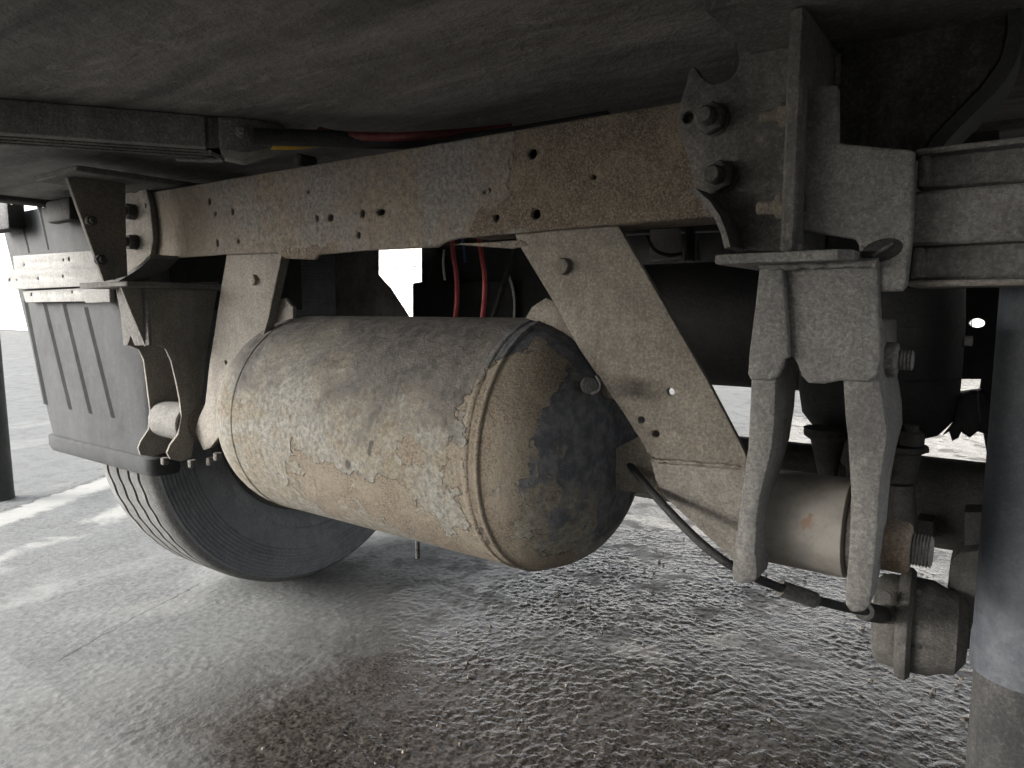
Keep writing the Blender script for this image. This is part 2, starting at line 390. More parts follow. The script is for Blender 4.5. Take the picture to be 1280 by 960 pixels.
TANK_Y, TANK_Z, TANK_R = 0.745, 0.632, 0.1605
def tank_material():
    g = G('flaking_paint_on_tank')
    n1 = g.noise(15, 7, 0.62, dist=0.6); n2 = g.noise(60, 5, 0.65); n3 = g.noise(480, 2, 0.6)
    def B(px, py, rx, rz, dep=0.60):
        p = at(px, py, Y=dep); return g.blob(p.x, p.z, rx, rz)
    # bare rusty patches: lower belly, strip to the right of the seam
    bl = B(425, 612, 0.085, 0.036, 0.62)
    for a in ((505, 628, 0.075, 0.045, 0.63), (640, 480, 0.045, 0.045, 0.61), (628, 560, 0.050, 0.10, 0.62), (640, 680, 0.075, 0.04, 0.66), (560, 668, 0.08, 0.028, 0.65), (535, 570, 0.022, 0.020, 0.61)):
        bl = g.math('MAXIMUM', bl, B(*a))
    mk = g.math('ADD', bl, g.math('MULTIPLY', g.math('SUBTRACT', n1, 0.5), 0.95))
    mk = g.math('ADD', mk, g.math('MULTIPLY', g.math('SUBTRACT', n2, 0.5), 0.5))
    flakes = g.math('SUBTRACT', g.noise(26, 5, 0.6, dist=1.0), 0.685)            # scattered small flakes
    c = g.xyz()
    low = g.step(c[2], 0.70, 0.62)
    mk = g.math('MAXIMUM', mk, g.math('ADD', flakes, g.math('SUBTRACT', low, 1.0)))
    isl = g.step(g.noise(19, 6, 0.66, dist=1.2), 0.575, 0.585)
    mk = g.math('SUBTRACT', mk, g.math('MULTIPLY', isl, 0.35))
    peel = g.step(mk, -0.012, 0.012)
    # dark clean paint: crown of the tank and a patch on the right dome
    dk = B(722, 500, 0.055, 0.13, 0.655)
    for a in ((672, 575, 0.030, 0.045, 0.62), (748, 590, 0.045, 0.08, 0.67), (690, 425, 0.07, 0.05, 0.69), (735, 640, 0.03, 0.05, 0.67)):
        dk = g.math('MAXIMUM', dk, B(*a))
    dk = g.math('ADD', dk, g.math('MULTIPLY', g.math('SUBTRACT', n1, 0.5), 1.5))
    dk = g.math('ADD', dk, g.math('MULTIPLY', g.math('SUBTRACT', n2, 0.5), 0.8))
    navy = g.math('MULTIPLY', g.step(dk, 0.04, 0.30), 0.92)
    fleck = g.step(g.noise(430, 3, 0.75), 0.34, 0.66)
    rust = g.mix(fleck, (0.080, 0.064, 0.048), (0.182, 0.151, 0.113))
    rust = g.mix(g.math('MULTIPLY', g.step(g.noise(14, 6, 0.7), 0.42, 0.64), 0.65), rust, (0.178, 0.156, 0.120))
    grey = g.mix(g.step(g.noise(150, 6, 0.72), 0.34, 0.66), (0.100, 0.097, 0.087), (0.225, 0.218, 0.194))
    tan = g.mix(g.step(g.noise(130, 6, 0.72), 0.34, 0.66), (0.090, 0.077, 0.055), (0.20, 0.172, 0.126))
    tm = g.step(g.math('ADD', g.noise(7, 6, 0.65, dist=1.0), g.math('MULTIPLY', g.math('SUBTRACT', g.noise(100, 5, 0.7), 0.5), 0.9)), 0.36, 0.68)
    paint = g.mix(tm, grey, tan)
    topd = g.math('ADD', g.step(g.warp[2], 0.54, 0.83), g.math('MULTIPLY', g.math('SUBTRACT', g.noise(8, 6, 0.65, dist=0.8), 0.5), 2.0))
    topd = g.math('ADD', topd, g.math('MULTIPLY', g.math('SUBTRACT', n2, 0.5), 0.8))
    paint = g.mix(g.step(topd, 0.30, 0.95), paint, g.mix(g.step(n2, 0.36, 0.64), (0.042, 0.040, 0.038), (0.095, 0.087, 0.077)))
    paint = g.mix(navy, paint, g.mix(g.step(n2, 0.4, 0.65), (0.050, 0.053, 0.062), (0.115, 0.115, 0.118)))
    col = g.mix(peel, paint, rust)
    sp = g.math('MAXIMUM', B(445, 588, 0.010, 0.014, 0.60), g.math('MAXIMUM', B(473, 555, 0.010, 0.010, 0.595), B(634, 657, 0.010, 0.008, 0.64)))
    col = g.mix(g.math('MULTIPLY', g.step(sp, 0.1, 0.6), 0.8), col, (0.03, 0.028, 0.025))
    edge = g.math('MULTIPLY', g.step(mk, -0.05, -0.012), g.math('SUBTRACT', 1.0, g.step(mk, -0.012, 0.012)))
    col = g.mix(g.math('MULTIPLY', edge, 0.25), col, (0.05, 0.045, 0.04))
    col = g.mix(g.math('MULTIPLY', g.step(n3, 0.60, 0.7), 0.25), col, (0.05, 0.04, 0.035))
    nb = g.bump(n3, 0.6, 0.0012); nb = g.bump(g.noise(75, 6, 0.72), 0.8, 0.005, nb); nb = g.bump(n1, 0.5, 0.008, nb)
    nb = g.bump(g.math('SUBTRACT', 1.0, g.step(mk, -0.03, 0.012)), 1.0, 0.004, nb)
    return g.done(col, 0.88, nb, spec=0.3)
M['tank'] = tank_material()

WET_X = -1.02
def ground_material(relief=0.30):
    g = G('rough_concrete')
    c = g.xyz()
    n1 = g.noise(2.2, 6, 0.6, dist=0.6); n2 = g.noise(22, 5, 0.62); n3 = g.noise(150, 4, 0.65)
    lim = g.math('ADD', c[0], g.math('MULTIPLY', g.math('SUBTRACT', n1, 0.5), 0.9))
    wet = g.step(lim, -1.62, -0.95)
    wet = g.math('MULTIPLY', wet, g.step(c[1], 14.0, 9.0))
    dry = g.mix(g.step(g.noise(60, 6, 0.75), 0.3, 0.7), (0.062, 0.064, 0.063), (0.118, 0.120, 0.118))
    dry = g.mix(g.math('MULTIPLY', g.step(n1, 0.5, 0.66), 0.5), dry, (0.155, 0.155, 0.148))
    dry = g.mix(g.math('MULTIPLY', g.step(n3, 0.58, 0.68), 0.5), dry, (0.07, 0.07, 0.068))
    dk = g.mix(g.step(n3, 0.35, 0.65), (0.010, 0.009, 0.008), (0.048, 0.042, 0.037))
    dk = g.mix(g.math('MULTIPLY', g.step(n2, 0.45, 0.7), 0.35), dk, (0.062, 0.057, 0.052))
    # pale cement stains on the dark concrete
    p = at(800, 820, Z=0.0); q = at(905, 800, Z=0.0)
    bl = g.math('MAXIMUM', g.blob(p.x, p.y, 0.10, 0.06, (0, 1)), g.blob(q.x, q.y, 0.08, 0.05, (0, 1)))
    bl = g.step(g.math('ADD', bl, g.math('MULTIPLY', g.math('SUBTRACT', n2, 0.5), 2.6)), 0.15, 0.6)
    dk = g.mix(g.math('MULTIPLY', bl, 0.55), dk, (0.16, 0.15, 0.135))
    # worn pale strip along the slab joint on the far side of the trailer
    a, b = at(0, 640, Z=0.0), at(140, 592, Z=0.0); dr = (b - a).normalized()
    dd = g.math('ADD', g.math('MULTIPLY', c[0], -dr.y), g.math('MULTIPLY', c[1], dr.x))
    dd = g.math('SUBTRACT', dd, -a.x * dr.y + a.y * dr.x)
    dd = g.math('ADD', dd, g.math('MULTIPLY', g.math('SUBTRACT', n2, 0.5), 0.12))
    strip = g.math('MULTIPLY', g.step(dd, -0.16, -0.10), g.step(dd, 0.03, 0.0))
    strip2 = g.math('MULTIPLY', g.step(dd, -0.55, -0.47), g.step(dd, -0.36, -0.42))
    strip = g.math('MAXIMUM', strip, g.math('MULTIPLY', strip2, g.step(n1, 0.42, 0.55)))
    dry = g.mix(g.math('MULTIPLY', strip, 0.8), dry, (0.24, 0.238, 0.222))
    gap = g.math('MULTIPLY', g.step(dd, 0.02, 0.028), g.step(dd, 0.05, 0.04))
    dry = g.mix(g.math('MULTIPLY', gap, 0.7), dry, (0.04, 0.04, 0.035))
    # thin crack in the dry slab
    a, b = at(79, 822, Z=0.0), at(232, 737, Z=0.0); dr = (b - a).normalized()
    cr = g.math('SUBTRACT', g.math('ADD', g.math('MULTIPLY', c[0], -dr.y), g.math('MULTIPLY', c[1], dr.x)), -a.x * dr.y + a.y * dr.x)
    cr = g.math('ABSOLUTE', g.math('ADD', cr, g.math('MULTIPLY', g.math('SUBTRACT', g.noise(14, 4, 0.7), 0.5), 0.05)))
    al = g.math('SUBTRACT', g.math('ADD', g.math('MULTIPLY', c[0], dr.x), g.math('MULTIPLY', c[1], dr.y)), a.x * dr.x + a.y * dr.y)
    ln = (b - a).length
    crack = g.math('MULTIPLY', g.step(cr, 0.004, 0.001), g.math('MULTIPLY', g.step(al, -0.05, 0.0), g.step(al, ln + 0.1, ln)))
    dry = g.mix(g.math('MULTIPLY', crack, 0.75), dry, (0.02, 0.02, 0.019))
    col = g.mix(wet, dry, dk)
    ro = g.math('ADD', 0.05, g.math('MULTIPLY', g.step(n2, 0.42, 0.75), 0.22))
    ro = g.math('ADD', g.math('MULTIPLY', ro, wet), g.math('MULTIPLY', g.math('SUBTRACT', 1.0, wet), 0.7))
    matte = g.step(g.noise(7, 5, 0.65), 0.50, 0.62)
    ro = g.math('ADD', ro, g.math('MULTIPLY', matte, 0.32))
    amp = g.math('ADD', 0.25, g.math('MULTIPLY', wet, 0.88))
    h = g.math('MULTIPLY', g.noise(140, 2.0, 0.5), amp)
    fine = g.math('MULTIPLY', g.noise(330, 2, 0.5), g.math('ADD', 0.35, g.math('MULTIPLY', wet, 0.3)))
    nb = g.bump(fine, 0.25, 0.0010); nb = g.bump(h, relief, 0.004, nb)
    return g.done(col, ro, nb, spec=0.19)
M['ground'] = ground_material()
M['ground_far'] = ground_material(0.9)

# ------------------------------------------------------------------ ground, wall behind
def vnoise(x, y, cell, seed):
    r = np.random.default_rng(seed); T = r.random((512, 512))
    u, v = x / cell, y / cell; i, j = np.floor(u).astype(int), np.floor(v).astype(int); fu, fv = u - i, v - j
    fu = fu * fu * (3 - 2 * fu); fv = fv * fv * (3 - 2 * fv)
    g = lambda a, b: T[a % 512, b % 512]
    return (g(i, j) * (1 - fu) + g(i + 1, j) * fu) * (1 - fv) + (g(i, j + 1) * (1 - fu) + g(i + 1, j + 1) * fu) * fv
def build_ground():
    me = mesh_from([(-150, -150, -0.012), (150, -150, -0.012), (150, 150, -0.012), (-150, 150, -0.012)], [(0, 1, 2, 3)])
    gr = tag(link('ground', me, M['ground_far'], None, None), kind='structure')
    x0, x1, y0, y1, st = -2.40, 0.52, 0.32, 2.60, 0.0032
    xs = np.arange(x0, x1, st); ys = np.arange(y0, y1, st); Xg, Yg = np.meshgrid(xs, ys)
    Xr, Yr = Xg * 0.8 - Yg * 0.6, Xg * 0.6 + Yg * 0.8
    def rot(a): return Xg * math.cos(a) - Yg * math.sin(a) + 7.3, Xg * math.sin(a) + Yg * math.cos(a) + 3.1
    b1, b2, b3 = vnoise(*rot(0.5), 0.0115, 1), vnoise(*rot(1.3), 0.0068, 2), vnoise(*rot(2.1), 0.035, 3)
    h = np.clip(b1 * 1.25 - 0.1, 0, 1) ** 1.5 * 0.0030 + (b2 - 0.5) * 0.0017 + (b3 - 0.5) * 0.0022 - 0.002
    h = h + rng.normal(0, 0.00045, h.shape) + np.where(rng.random(h.shape) < 0.012, 0.0012, 0)
    h = h * (0.28 + 0.75 * vnoise(*rot(0.9), 0.16, 8))
    sm = np.clip((Xg + 1.75 + (vnoise(Xg, Yg, 0.5, 5) - 0.5) * 0.8) / 0.9, 0, 1); sm = sm * sm * (3 - 2 * sm)
    h = h * (0.28 + 0.72 * sm) + (vnoise(Xg, Yg, 0.35, 4) - 0.5) * 0.012
    ed = np.minimum(np.minimum(Xg - x0, x1 - Xg), np.minimum(Yg - y0, y1 - Yg)); e = np.clip(ed / 0.25, 0, 1)
    Zg = h * e - 0.022 * (1 - e)
    ny, nx = Xg.shape
    co = np.stack([Xg, Yg, Zg], -1).reshape(-1, 3).astype(np.float32)
    idx = np.arange(nx * ny).reshape(ny, nx)
    q = np.stack([idx[:-1, :-1], idx[:-1, 1:], idx[1:, 1:], idx[1:, :-1]], -1).reshape(-1, 4)
    me = bpy.data.meshes.new('m'); me.vertices.add(len(co)); me.vertices.foreach_set('co', co.ravel())
    me.loops.add(q.size); me.loops.foreach_set('vertex_index', q.ravel().astype(np.int32))
    me.polygons.add(len(q)); me.polygons.foreach_set('loop_start', np.arange(0, q.size, 4, dtype=np.int32))
    me.update(calc_edges=True)
    tag(link('pavement', me, M['ground'], None, 180), kind='structure')
build_ground()

def build_grit():
    V = []; Fc = []
    for k in range(900):
        x, y = random.uniform(-1.1, 0.45), random.uniform(0.45, 2.4); r = 0.0012 + 0.0045 * random.random() ** 4
        b = len(V); n = 6
        for lv, rr in ((0.0, 0.9), (0.5, 1.0), (1.0, 0.5)):
            for q in range(n):
                t = 2 * math.pi * q / n; u = rr * r * random.uniform(0.75, 1.2)
                V.append((x + math.cos(t) * u, y + math.sin(t) * u, 0.002 + lv * r * 1.2))
        for l in range(2):
            for q in range(n):
                q2 = (q + 1) % n; Fc.append((b + l * n + q, b + l * n + q2, b + l * n + n + q2, b + l * n + n + q))
        Fc.append(tuple(b + 2 * n + q for q in range(n)))
    o = link('loose_grit', mesh_from(V, Fc), M['grit'], None, 30)
    tag(o, 'small loose stones scattered on the wet concrete under the tank', 'grit', kind='stuff')
build_grit()

# white wall of the yard beyond the far side of the trailer
wl = thing('yard_wall', (-12.0, 10.0, 0), 'bright white block wall across the yard, seen through the gaps', 'wall')
blk = []
for j in range(7):
    for k in range(30):
        x = -34 + k * 1.4 + (0.7 if j % 2 else 0)
        if not blk or random.random() < 0.2: blk.append(box_mesh(-0.694, 0.694, 0, 0.3, 0.006, 0.394, 0.012))
        me = random.choice(blk); o = link('block', me, M['white_paint'], wl, None)
        o.matrix_basis = Matrix.Translation((x, 10.0 + random.uniform(-0.012, 0.012), j * 0.4))

# ------------------------------------------------------------------ trailer body
FLZ = 1.062
X_L, X_R, Y_B, Y_F = -1.95, 0.54, -7.5, 3.3
tb = thing('trailer_body', (-0.7, 0, FLZ), 'dark dusty underside of the trailer floor along the top of the picture', 'trailer')
box('floor_panel', X_L + 0.05, X_R - 0.05, Y_B, Y_F, FLZ, FLZ + 0.14, M['floor'], tb, 0.004)
box('edge_rail', X_L, X_L + 0.05, Y_B, Y_F, FLZ - 0.012, FLZ + 0.16, M['dust_dark'], tb, 0.004)
box('edge_rail', X_R - 0.05, X_R, Y_B, Y_F, FLZ - 0.012, FLZ + 0.16, M['dust_dark'], tb, 0.004)

# ------------------------------------------------------------------ cross member
YW = 0.683
cm = thing('cross_member', at(500, 300, Y=YW), 'long rusty cross member with peeling grey paint and punched holes', 'beam')
top = [(172, 243), (300, 221), (450, 195.5), (600, 170), (700, 152.5), (860, 125), (905, 117)]
bot = [(905, 270), (870, 272.5), (700, 286.5), (640, 292), (572, 298), (556, 303), (546, 309), (450, 313.5), (398, 319), (392, 325), (356, 323), (346, 316), (282, 318), (189, 325), (172, 326)]
holes = [(261.6, 252, 3.2, .8, 1.2), (269, 267, 2.2, .8, 1.2), (290.5, 264.6, 3.0, .8, 1.2), (271.5, 304, 2.8, .8, 1.6), (297.6, 301.7, 2, 1, 1.3),
         (395.9, 273, 2.8, .9, 1.4), (413, 272, 4.2), (453, 267, 3.8, .9, 1.3), (448, 293.7, 2.8, 1, 1.4), (475.4, 265, 4.4, 1.6, .9),
         (665, 192, 6.2), (611, 238, 2.6), (606, 240, 2.2, 1.6, .8), (620, 272, 4.0), (669.7, 267.5, 6.2), (742, 221.5, 2.8), (385, 240, 1.6)]
plateY('web', top + bot, YW, 0.007, M['beam'], cm, holes, 0.0032, 2)
zt = at(500, 187, Y=YW).z; zb = at(500, 306, Y=YW).z
xl = at(172, 280, Y=YW).x; xr = at(905, 200, Y=YW).x
box('top_flange', xl, xr, YW + 0.0075, YW + 0.062, zt - 0.0075, zt - 0.0012, M['beam'], cm, 0.002)
box('bottom_flange', at(575, 300, Y=YW).x, xr, YW + 0.0075, YW + 0.062, at(640, 292, Y=YW).z + 0.001, at(640, 292, Y=YW).z + 0.0075, M['beam'], cm, 0.002)
box('back_web', xl, xr, YW + 0.063, YW + 0.069, zb + 0.02, zt - 0.002, M['black_steel'], cm, 0.002)
plateY('doubler', [(556, 306), (600, 303), (650, 300), (660, 306), (640, 311), (600, 308), (575, 306)], YW + 0.009, 0.006, M['beam'], cm, (), 0.002)

# ------------------------------------------------------------------ diagonal braces
def rivet(parent, px, py, Y, r, mat):
    p = at(px, py, Y=Y)
    lathe('bolt_head', [(0, r), (r * 0.35, r), (r * 0.6, r * 0.86), (r * 0.72, r * 0.5), (r * 0.75, 1e-4)], p, (0, -1, 0), mat, parent, 20)
YB = 0.694
br = thing('diagonal_brace', at(850, 560, Y=YB), 'wide flat tan brace slanting down from the beam to the near fork', 'brace', 'diagonal braces')
plateY('strut_plate', [(640, 285), (760, 278), (772, 281), (830, 381), (884, 475), (926, 555), (940, 585), (815, 574), (779, 517), (724, 437), (694, 382), (648, 306)],
       YB, 0.008, M['dust_brown'], br, ((838, 490, 4.6), (801.5, 525, 4.2), (819.5, 542.5, 4.4)), 0.002)
rivet(br, 705, 333, YB, px2m(10.5, at(705, 333, Y=YB)), M['dust_brown'])
# folded lower end: turns slightly away below the crease
def tilted(name, pix, Ytop, ytop, k, th, mat, parent):
    V = []
    for x, y in pix:
        V.append(at(x, y, Y=Ytop + k * (y - ytop)))
    n = len(V); W = [v + Vector((0, th, 0)) for v in V]
    bm = bmesh.new(); a = [bm.verts.new(v) for v in V]; b = [bm.verts.new(v) for v in W]
    bm.faces.new(a); bm.faces.new(b[::-1])
    for i in range(n): bm.faces.new((a[i], b[i], b[(i + 1) % n], a[(i + 1) % n]))
    return link(name, bm_mesh(bm), mat, parent)
tilted('folded_foot', [(813, 575), (880, 580), (940, 586), (945, 640), (940, 720), (913, 697), (870, 657), (829, 619), (820, 600)], YB, 575, 0.00025, 0.008, M['pale_dust_haze'], br)
tilted('rear_gusset', [(770, 560), (800, 545), (815, 572), (832, 621), (800, 616), (768, 612)], YB + 0.03, 560, 0.0002, 0.006, M['dust_brown'], br)

bl = thing('diagonal_brace', at(270, 540, Y=YB), 'narrow tan brace dropping from the beam beside the left end of the tank', 'brace', 'diagonal braces')
plateY('strut_plate', [(284, 312), (356, 312), (352, 330), (335, 401), (318, 450), (296, 530), (275, 545), (262, 560), (254, 563), (243, 540), (248, 522), (256, 505), (262, 450), (267, 420), (276, 360)],
       YB, 0.009, M['pale_dust_haze'], bl, ((282, 453, 2.6),), 0.002)
plateX('side_flange', [(353, 316), (364, 316), (345, 402), (330, 440), (322, 440), (335, 401)], at(352, 330, Y=YB).x + 0.003, 0.004, M['dust_brown'], bl)
rivet(bl, 318.5, 350, YB, px2m(7, at(318, 350, Y=YB)), M['pale_dust_haze'])
lathe('flared_boss', [(0, 0.026), (0.02, 0.028), (0.04, 0.034), (0.052, 0.036)], at(250, 528, Y=0.72) + Vector((-0.03, 0, 0)), (1, 0, 0), M['dust_brown'], bl, 28)

# ------------------------------------------------------------------ air tank
xt0, xt1 = at(283, 540, Y=0.66).x + 0.015, at(781, 545, Y=0.66).x - 0.046
tk = thing('air_tank', ((xt0 + xt1) / 2, TANK_Y, TANK_Z - TANK_R), 'large horizontal air tank with flaking grey paint and rust hung below the beam', 'tank')
L = xt1 - xt0
dome_r, dome_l = 0.115, 0.045
def tank_profile():
    pr = []; n = 22
    for i in range(n + 1):
        t = math.pi / 2 * i / n
        pr.append((dome_r * (1 - math.cos(t)), max(TANK_R * math.sin(t) ** 0.66, 0.0006)))
    xs = np.linspace(dome_r + 0.004, L - dome_r - 0.004, 40)
    pr += [(float(x), TANK_R) for x in xs]
    for i in range(n, -1, -1):
        t = math.pi / 2 * i / n
        pr.append((L - dome_r * (1 - math.cos(t)), max(TANK_R * math.sin(t) ** 0.66, 0.0006)))
    return pr
shell = lathe('shell', tank_profile(), (xt0, TANK_Y, TANK_Z), (1, 0, 0), M['tank'], tk, 120, 60)
def ring(name, x, r0, wdt, mat, parent):
    lathe(name, [(-wdt, r0 - 0.001), (-wdt * 0.6, r0 + 0.0006), (0, r0 + 0.0012), (wdt * 0.6, r0 + 0.0006), (wdt, r0 - 0.001)], (x, TANK_Y, TANK_Z), (1, 0, 0), mat, parent, 96, 60)
def tube_x(px, py): return at(px, py, Y=0.60).x
xs1 = at(580, 560, Y=TANK_Y - TANK_R).x
ring('weld_seam', xs1, TANK_R, 0.006, M['tank'], tk); ring('weld_seam', xs1 + 0.016, TANK_R, 0.0035, M['tank'], tk)
ring('weld_seam', xt0 + dome_r + 0.004, TANK_R, 0.003, M['tank'], tk)
# hanging ears at both ends, drain stem and side port
plateY('hanging_ear', [(656, 398), (664, 384), (682, 372), (700, 380), (730, 430), (762, 480), (768, 500), (745, 495), (726, 470), (705, 425), (690, 408)], YB + 0.016, 0.008, M['dust_brown'], tk, (), 0.002)
plateY('hanging_ear', [(330, 420), (345, 376), (356, 372), (366, 384), (366, 398), (350, 410)], YB + 0.016, 0.008, M['pale_dust_haze'], tk, (), 0.002)
pp = at(738, 482, Y=0.665)
lathe('port', [(0, 0.010), (0.012, 0.010), (0.014, 0.0085), (0.0145, 1e-4)], pp, (0.5, -1, 0.15), M['black_steel'], tk, 20)
tube('port_rim', [at(746, 470, Y=.655), at(751, 480, Y=.65), at(748, 489, Y=.65), at(740, 492, Y=.655)], 0.0022, M['black_steel'], tk)
xd = at(522, 690, Y=TANK_Y).x
lathe('drain_stem', [(0, 0.0035), (0.045, 0.0035), (0.046, 1e-4)], (xd, TANK_Y, TANK_Z - TANK_R + 0.002), (0, 0, -1), M['dust_dark'], tk, 10)

# ------------------------------------------------------------------ near suspension hanger
hg = thing('suspension_hanger', at(1010, 325, Y=0.66), 'near suspension hanger with notched fork, bolted plates and pivot bush on the right', 'hanger', 'suspension hangers')
HG, HD = M['dust_grey'], M['hanger_dark']
XP = -0.150                                           # plane of the hanger's upright plate
yf = 0.585
ztp = 1.046
# top plate, under the floor
o = [(at(897, 30, Z=ztp - 0.01).x, 0.555), (0.02, 0.555), (0.06, 0.62), (0.06, 0.98), (at(897, 30, Z=ztp - 0.01).x, 0.98)]
link('top_plate', poly_mesh(o, (), 'Z', ztp, 0.010, 0.002), HD, hg)
# bolted cheek plate with the bite cut out of its upper edge
cheek = [(925, 26), (922, 40), (923, 48), (921, 58), (923.5, 75), (920, 88), (913, 97), (905, 102), (893, 105), (882, 101), (875, 94), (870, 86), (867, 83), (861, 86), (857, 105), (850, 128), (846, 150),
         (849, 170), (858, 192), (864, 215), (868, 232), (864, 240), (880, 256), (894, 274), (901, 293), (905, 310), (1000, 316), (1000, 12)]
plateY('cheek_plate', cheek, YW - 0.012, 0.011, HD, hg, ((860, 146.5, 7.0),), 0.002)
# curved strap welded along the lower edge of the cheek plate
st = [(862, 238), (880, 254), (893, 273), (901, 292), (906, 311)]
rings = []
for x, y in st:
    p = at(x, y, Y=YW - 0.05); d = 0.0055
    q = p + Vector((d * 0.9, 0, d * 0.35))
    rings.append([p, q, q + Vector((0, 0.05, 0)), p + Vector((0, 0.05, 0))])
loft('curved_strap', rings, M['dust_grey'], hg)
# upright plate, seen edge on, and the base plate
zb_ = at(970, 312, Y=yf).z
box('upright_plate', XP - 0.006, XP + 0.006, yf, 0.705, zb_ - 0.002, ztp - 0.0105, HD, hg, 0.0025)
xb0, xb1 = at(895, 318, Y=yf - 0.01).x, at(1066, 305, Y=yf - 0.01).x
ob = [(xb0, yf - 0.012), (xb1 - 0.01, yf - 0.012), (xb1, yf - 0.002), (xb1, 0.80), (xb0, 0.80)]
link('base_plate', poly_mesh(ob, (), 'Z', zb_ - 0.0025, 0.0085, 0.002), HG, hg)
# bolts
for (x, y) in ((893, 150), (903, 222)):
    p = at(x, y, Y=YW - 0.012); bolt('bolt', p, (-0.02, -1, 0), 0.0085, M['dust_dark'], hg, 1.35, 0.8, 1.7)
for (x, y, mt) in ((966, 145, 'mud_bolt'), (966, 259, 'mud_bolt')):
    p = at(x, y, Y=0.612); p.x = XP - 0.0062; bolt('bolt', p, (-1, 0, 0), 0.0058, M[mt], hg, 1.2, 1.0, 2.6, 5)
# fork: notched front plate, two tapering cheeks
zfb = zb_ - 0.0115
frontR = [(976, 322), (1098, 322), (1100, 380), (1103, 440), (1098, 470), (1085, 478), (1050, 476), (1030, 480), (1010, 479), (1001, 470), (996, 455), (991, 447), (982, 446)]
frontL = [(950, 322), (979, 322), (984, 390), (987, 447), (981, 449), (978, 460), (972, 471), (962, 476), (938, 475), (934, 468), (936, 440), (943, 385)]
plateY('fork_front', frontR, 0.603, 0.008, HG, hg, (), 0.003, 2)
plateY('fork_front', frontL, 0.596, 0.008, HG, hg, (), 0.003, 2)
def cheek_loft(name, rows, mat):
    rings = []
    for (y, xa, xb, y0, dep) in rows:
        a, b = at(xa, y, Y=y0), at(xb, y, Y=y0)
        rings.append([a, b, b + Vector((0.000, dep, 0)), a + Vector((0.004, dep, 0))])
    return loft(name, rings, mat, hg, 40, 0.0028)
cheek_loft('fork_cheek', [(440, 942, 978, .612, .075), (478, 938, 970, .610, .072), (520, 936, 969, .608, .066), (560, 934, 965, .606, .06), (590, 930, 958, .604, .055), (620, 926, 950, .602, .052), (650, 922, 946, .602, .05),
                         (690, 917, 944, .602, .045), (712, 914, 947, .603, .04), (724, 914, 946, .604, .035), (730, 921, 940, .605, .03)], HG)
cheek_loft('fork_cheek', [(400, 1070, 1100, .612, .10), (470, 1053, 1099, .608, .10), (520, 1056, 1107, .606, .10), (548, 1059, 1110, .605, .09), (580, 1061, 1104, .604, .075), (620, 1063, 1099, .603, .062), (660, 1062, 1097, .602, .055),
                         (700, 1060, 1094, .602, .05), (735, 1056, 1090, .603, .042), (756, 1056, 1087, .604, .035), (766, 1062, 1080, .605, .03)], HG)
box('fork_back', at(950, 350, Y=.70).x, at(1090, 350, Y=.70).x, 0.72, 0.728, at(1000, 420, Y=.7).z, zfb, HD, hg, 0.002)
# bolt on the outer side of the fork
p = at(1099, 449, Y=0.645); bolt('bolt', p, (1, 0, 0), 0.0085, M['dust_grey'], hg, 1.35, 0.8, 1.3, 4)
# pivot bush between the cheeks with its nut
pc = at(1003, 650, Y=0.672); RBH = 0.0445
xa, xb = at(950, 650, Y=.672).x, at(1066, 655, Y=.672).x
zc = pc.z
bsh = lathe('pivot_bush', [(0, RBH - 0.003), (0.002, RBH), (xb - xa - 0.002, RBH), (xb - xa, RBH - 0.003)], (xa, 0.672, zc), (1, 0, 0), M['bush'], hg, 64)
lathe('bush_collar', [(0, RBH + 0.004), (0.0035, RBH + 0.004), (0.004, RBH - 0.002)], (xa - 0.0035, 0.672, zc), (1, 0, 0), HG, bsh, 48)
lathe('bush_collar', [(0, RBH - 0.004), (0.006, RBH - 0.004)], (xb + 0.001, 0.672, zc), (1, 0, 0), HD, bsh, 48)
xn = at(1093, 665, Y=.66).x
nut = hexprism('pivot_nut', (xn, 0.655, zc - 0.004), (1, 0, 0), 0.0225, 0.029, M['rust_nut'], hg, 0.25)
lathe('washer', [(-0.004, 0.026), (0, 0.026)], (xn, 0.655, zc - 0.004), (1, 0, 0), M['rust_nut'], nut, 24)
lathe('pivot_thread', thread_profile(0.0135, 0.016, 6), (xn + 0.0285, 0.655, zc - 0.004), (1, 0, 0), M['dust_grey'], nut, 24)
def weld(pts, r, parent, mat):
    P = []
    for a, b in zip(pts[:-1], pts[1:]):
        n = max(2, int((b - a).length / 0.004))
        P += [a.lerp(b, k / n) for k in range(n)]
    P.append(pts[-1])
    P = [p + Vector((random.uniform(-1, 1), random.uniform(-1, 1), random.uniform(-1, 1))) * r * 0.22 for p in P]
    rr = [r * random.uniform(0.75, 1.25) for _ in P]
    link('weld_bead', tube_mesh(P, rr, 8, 2), mat, parent, 60)
zk = zb_ - 0.0125
weld([Vector((at(952, 325, Y=.6).x, 0.594, zk)), Vector((at(1096, 325, Y=.6).x, 0.600, zk))], 0.0030, hg, HG)
weld([Vector((XP + 0.007, yf + 0.004, zb_ + 0.001)), Vector((XP + 0.007, 0.69, zb_ + 0.001))], 0.0030, hg, HD)
weld([Vector((XP - 0.007, 0.668, zb_ + 0.004)), Vector((XP - 0.007, 0.668, 1.03))], 0.0032, hg, HD)
weld([Vector((XP + 0.0075, 0.6965, zb_ + 0.004)), Vector((XP + 0.0075, 0.6965, 1.03))], 0.0035, hg, HD)
weld([at(815, 575, Y=YB - 0.001), at(875, 580, Y=YB - 0.001), at(938, 586, Y=YB - 0.001)], 0.0026, br, M['dust_brown'])
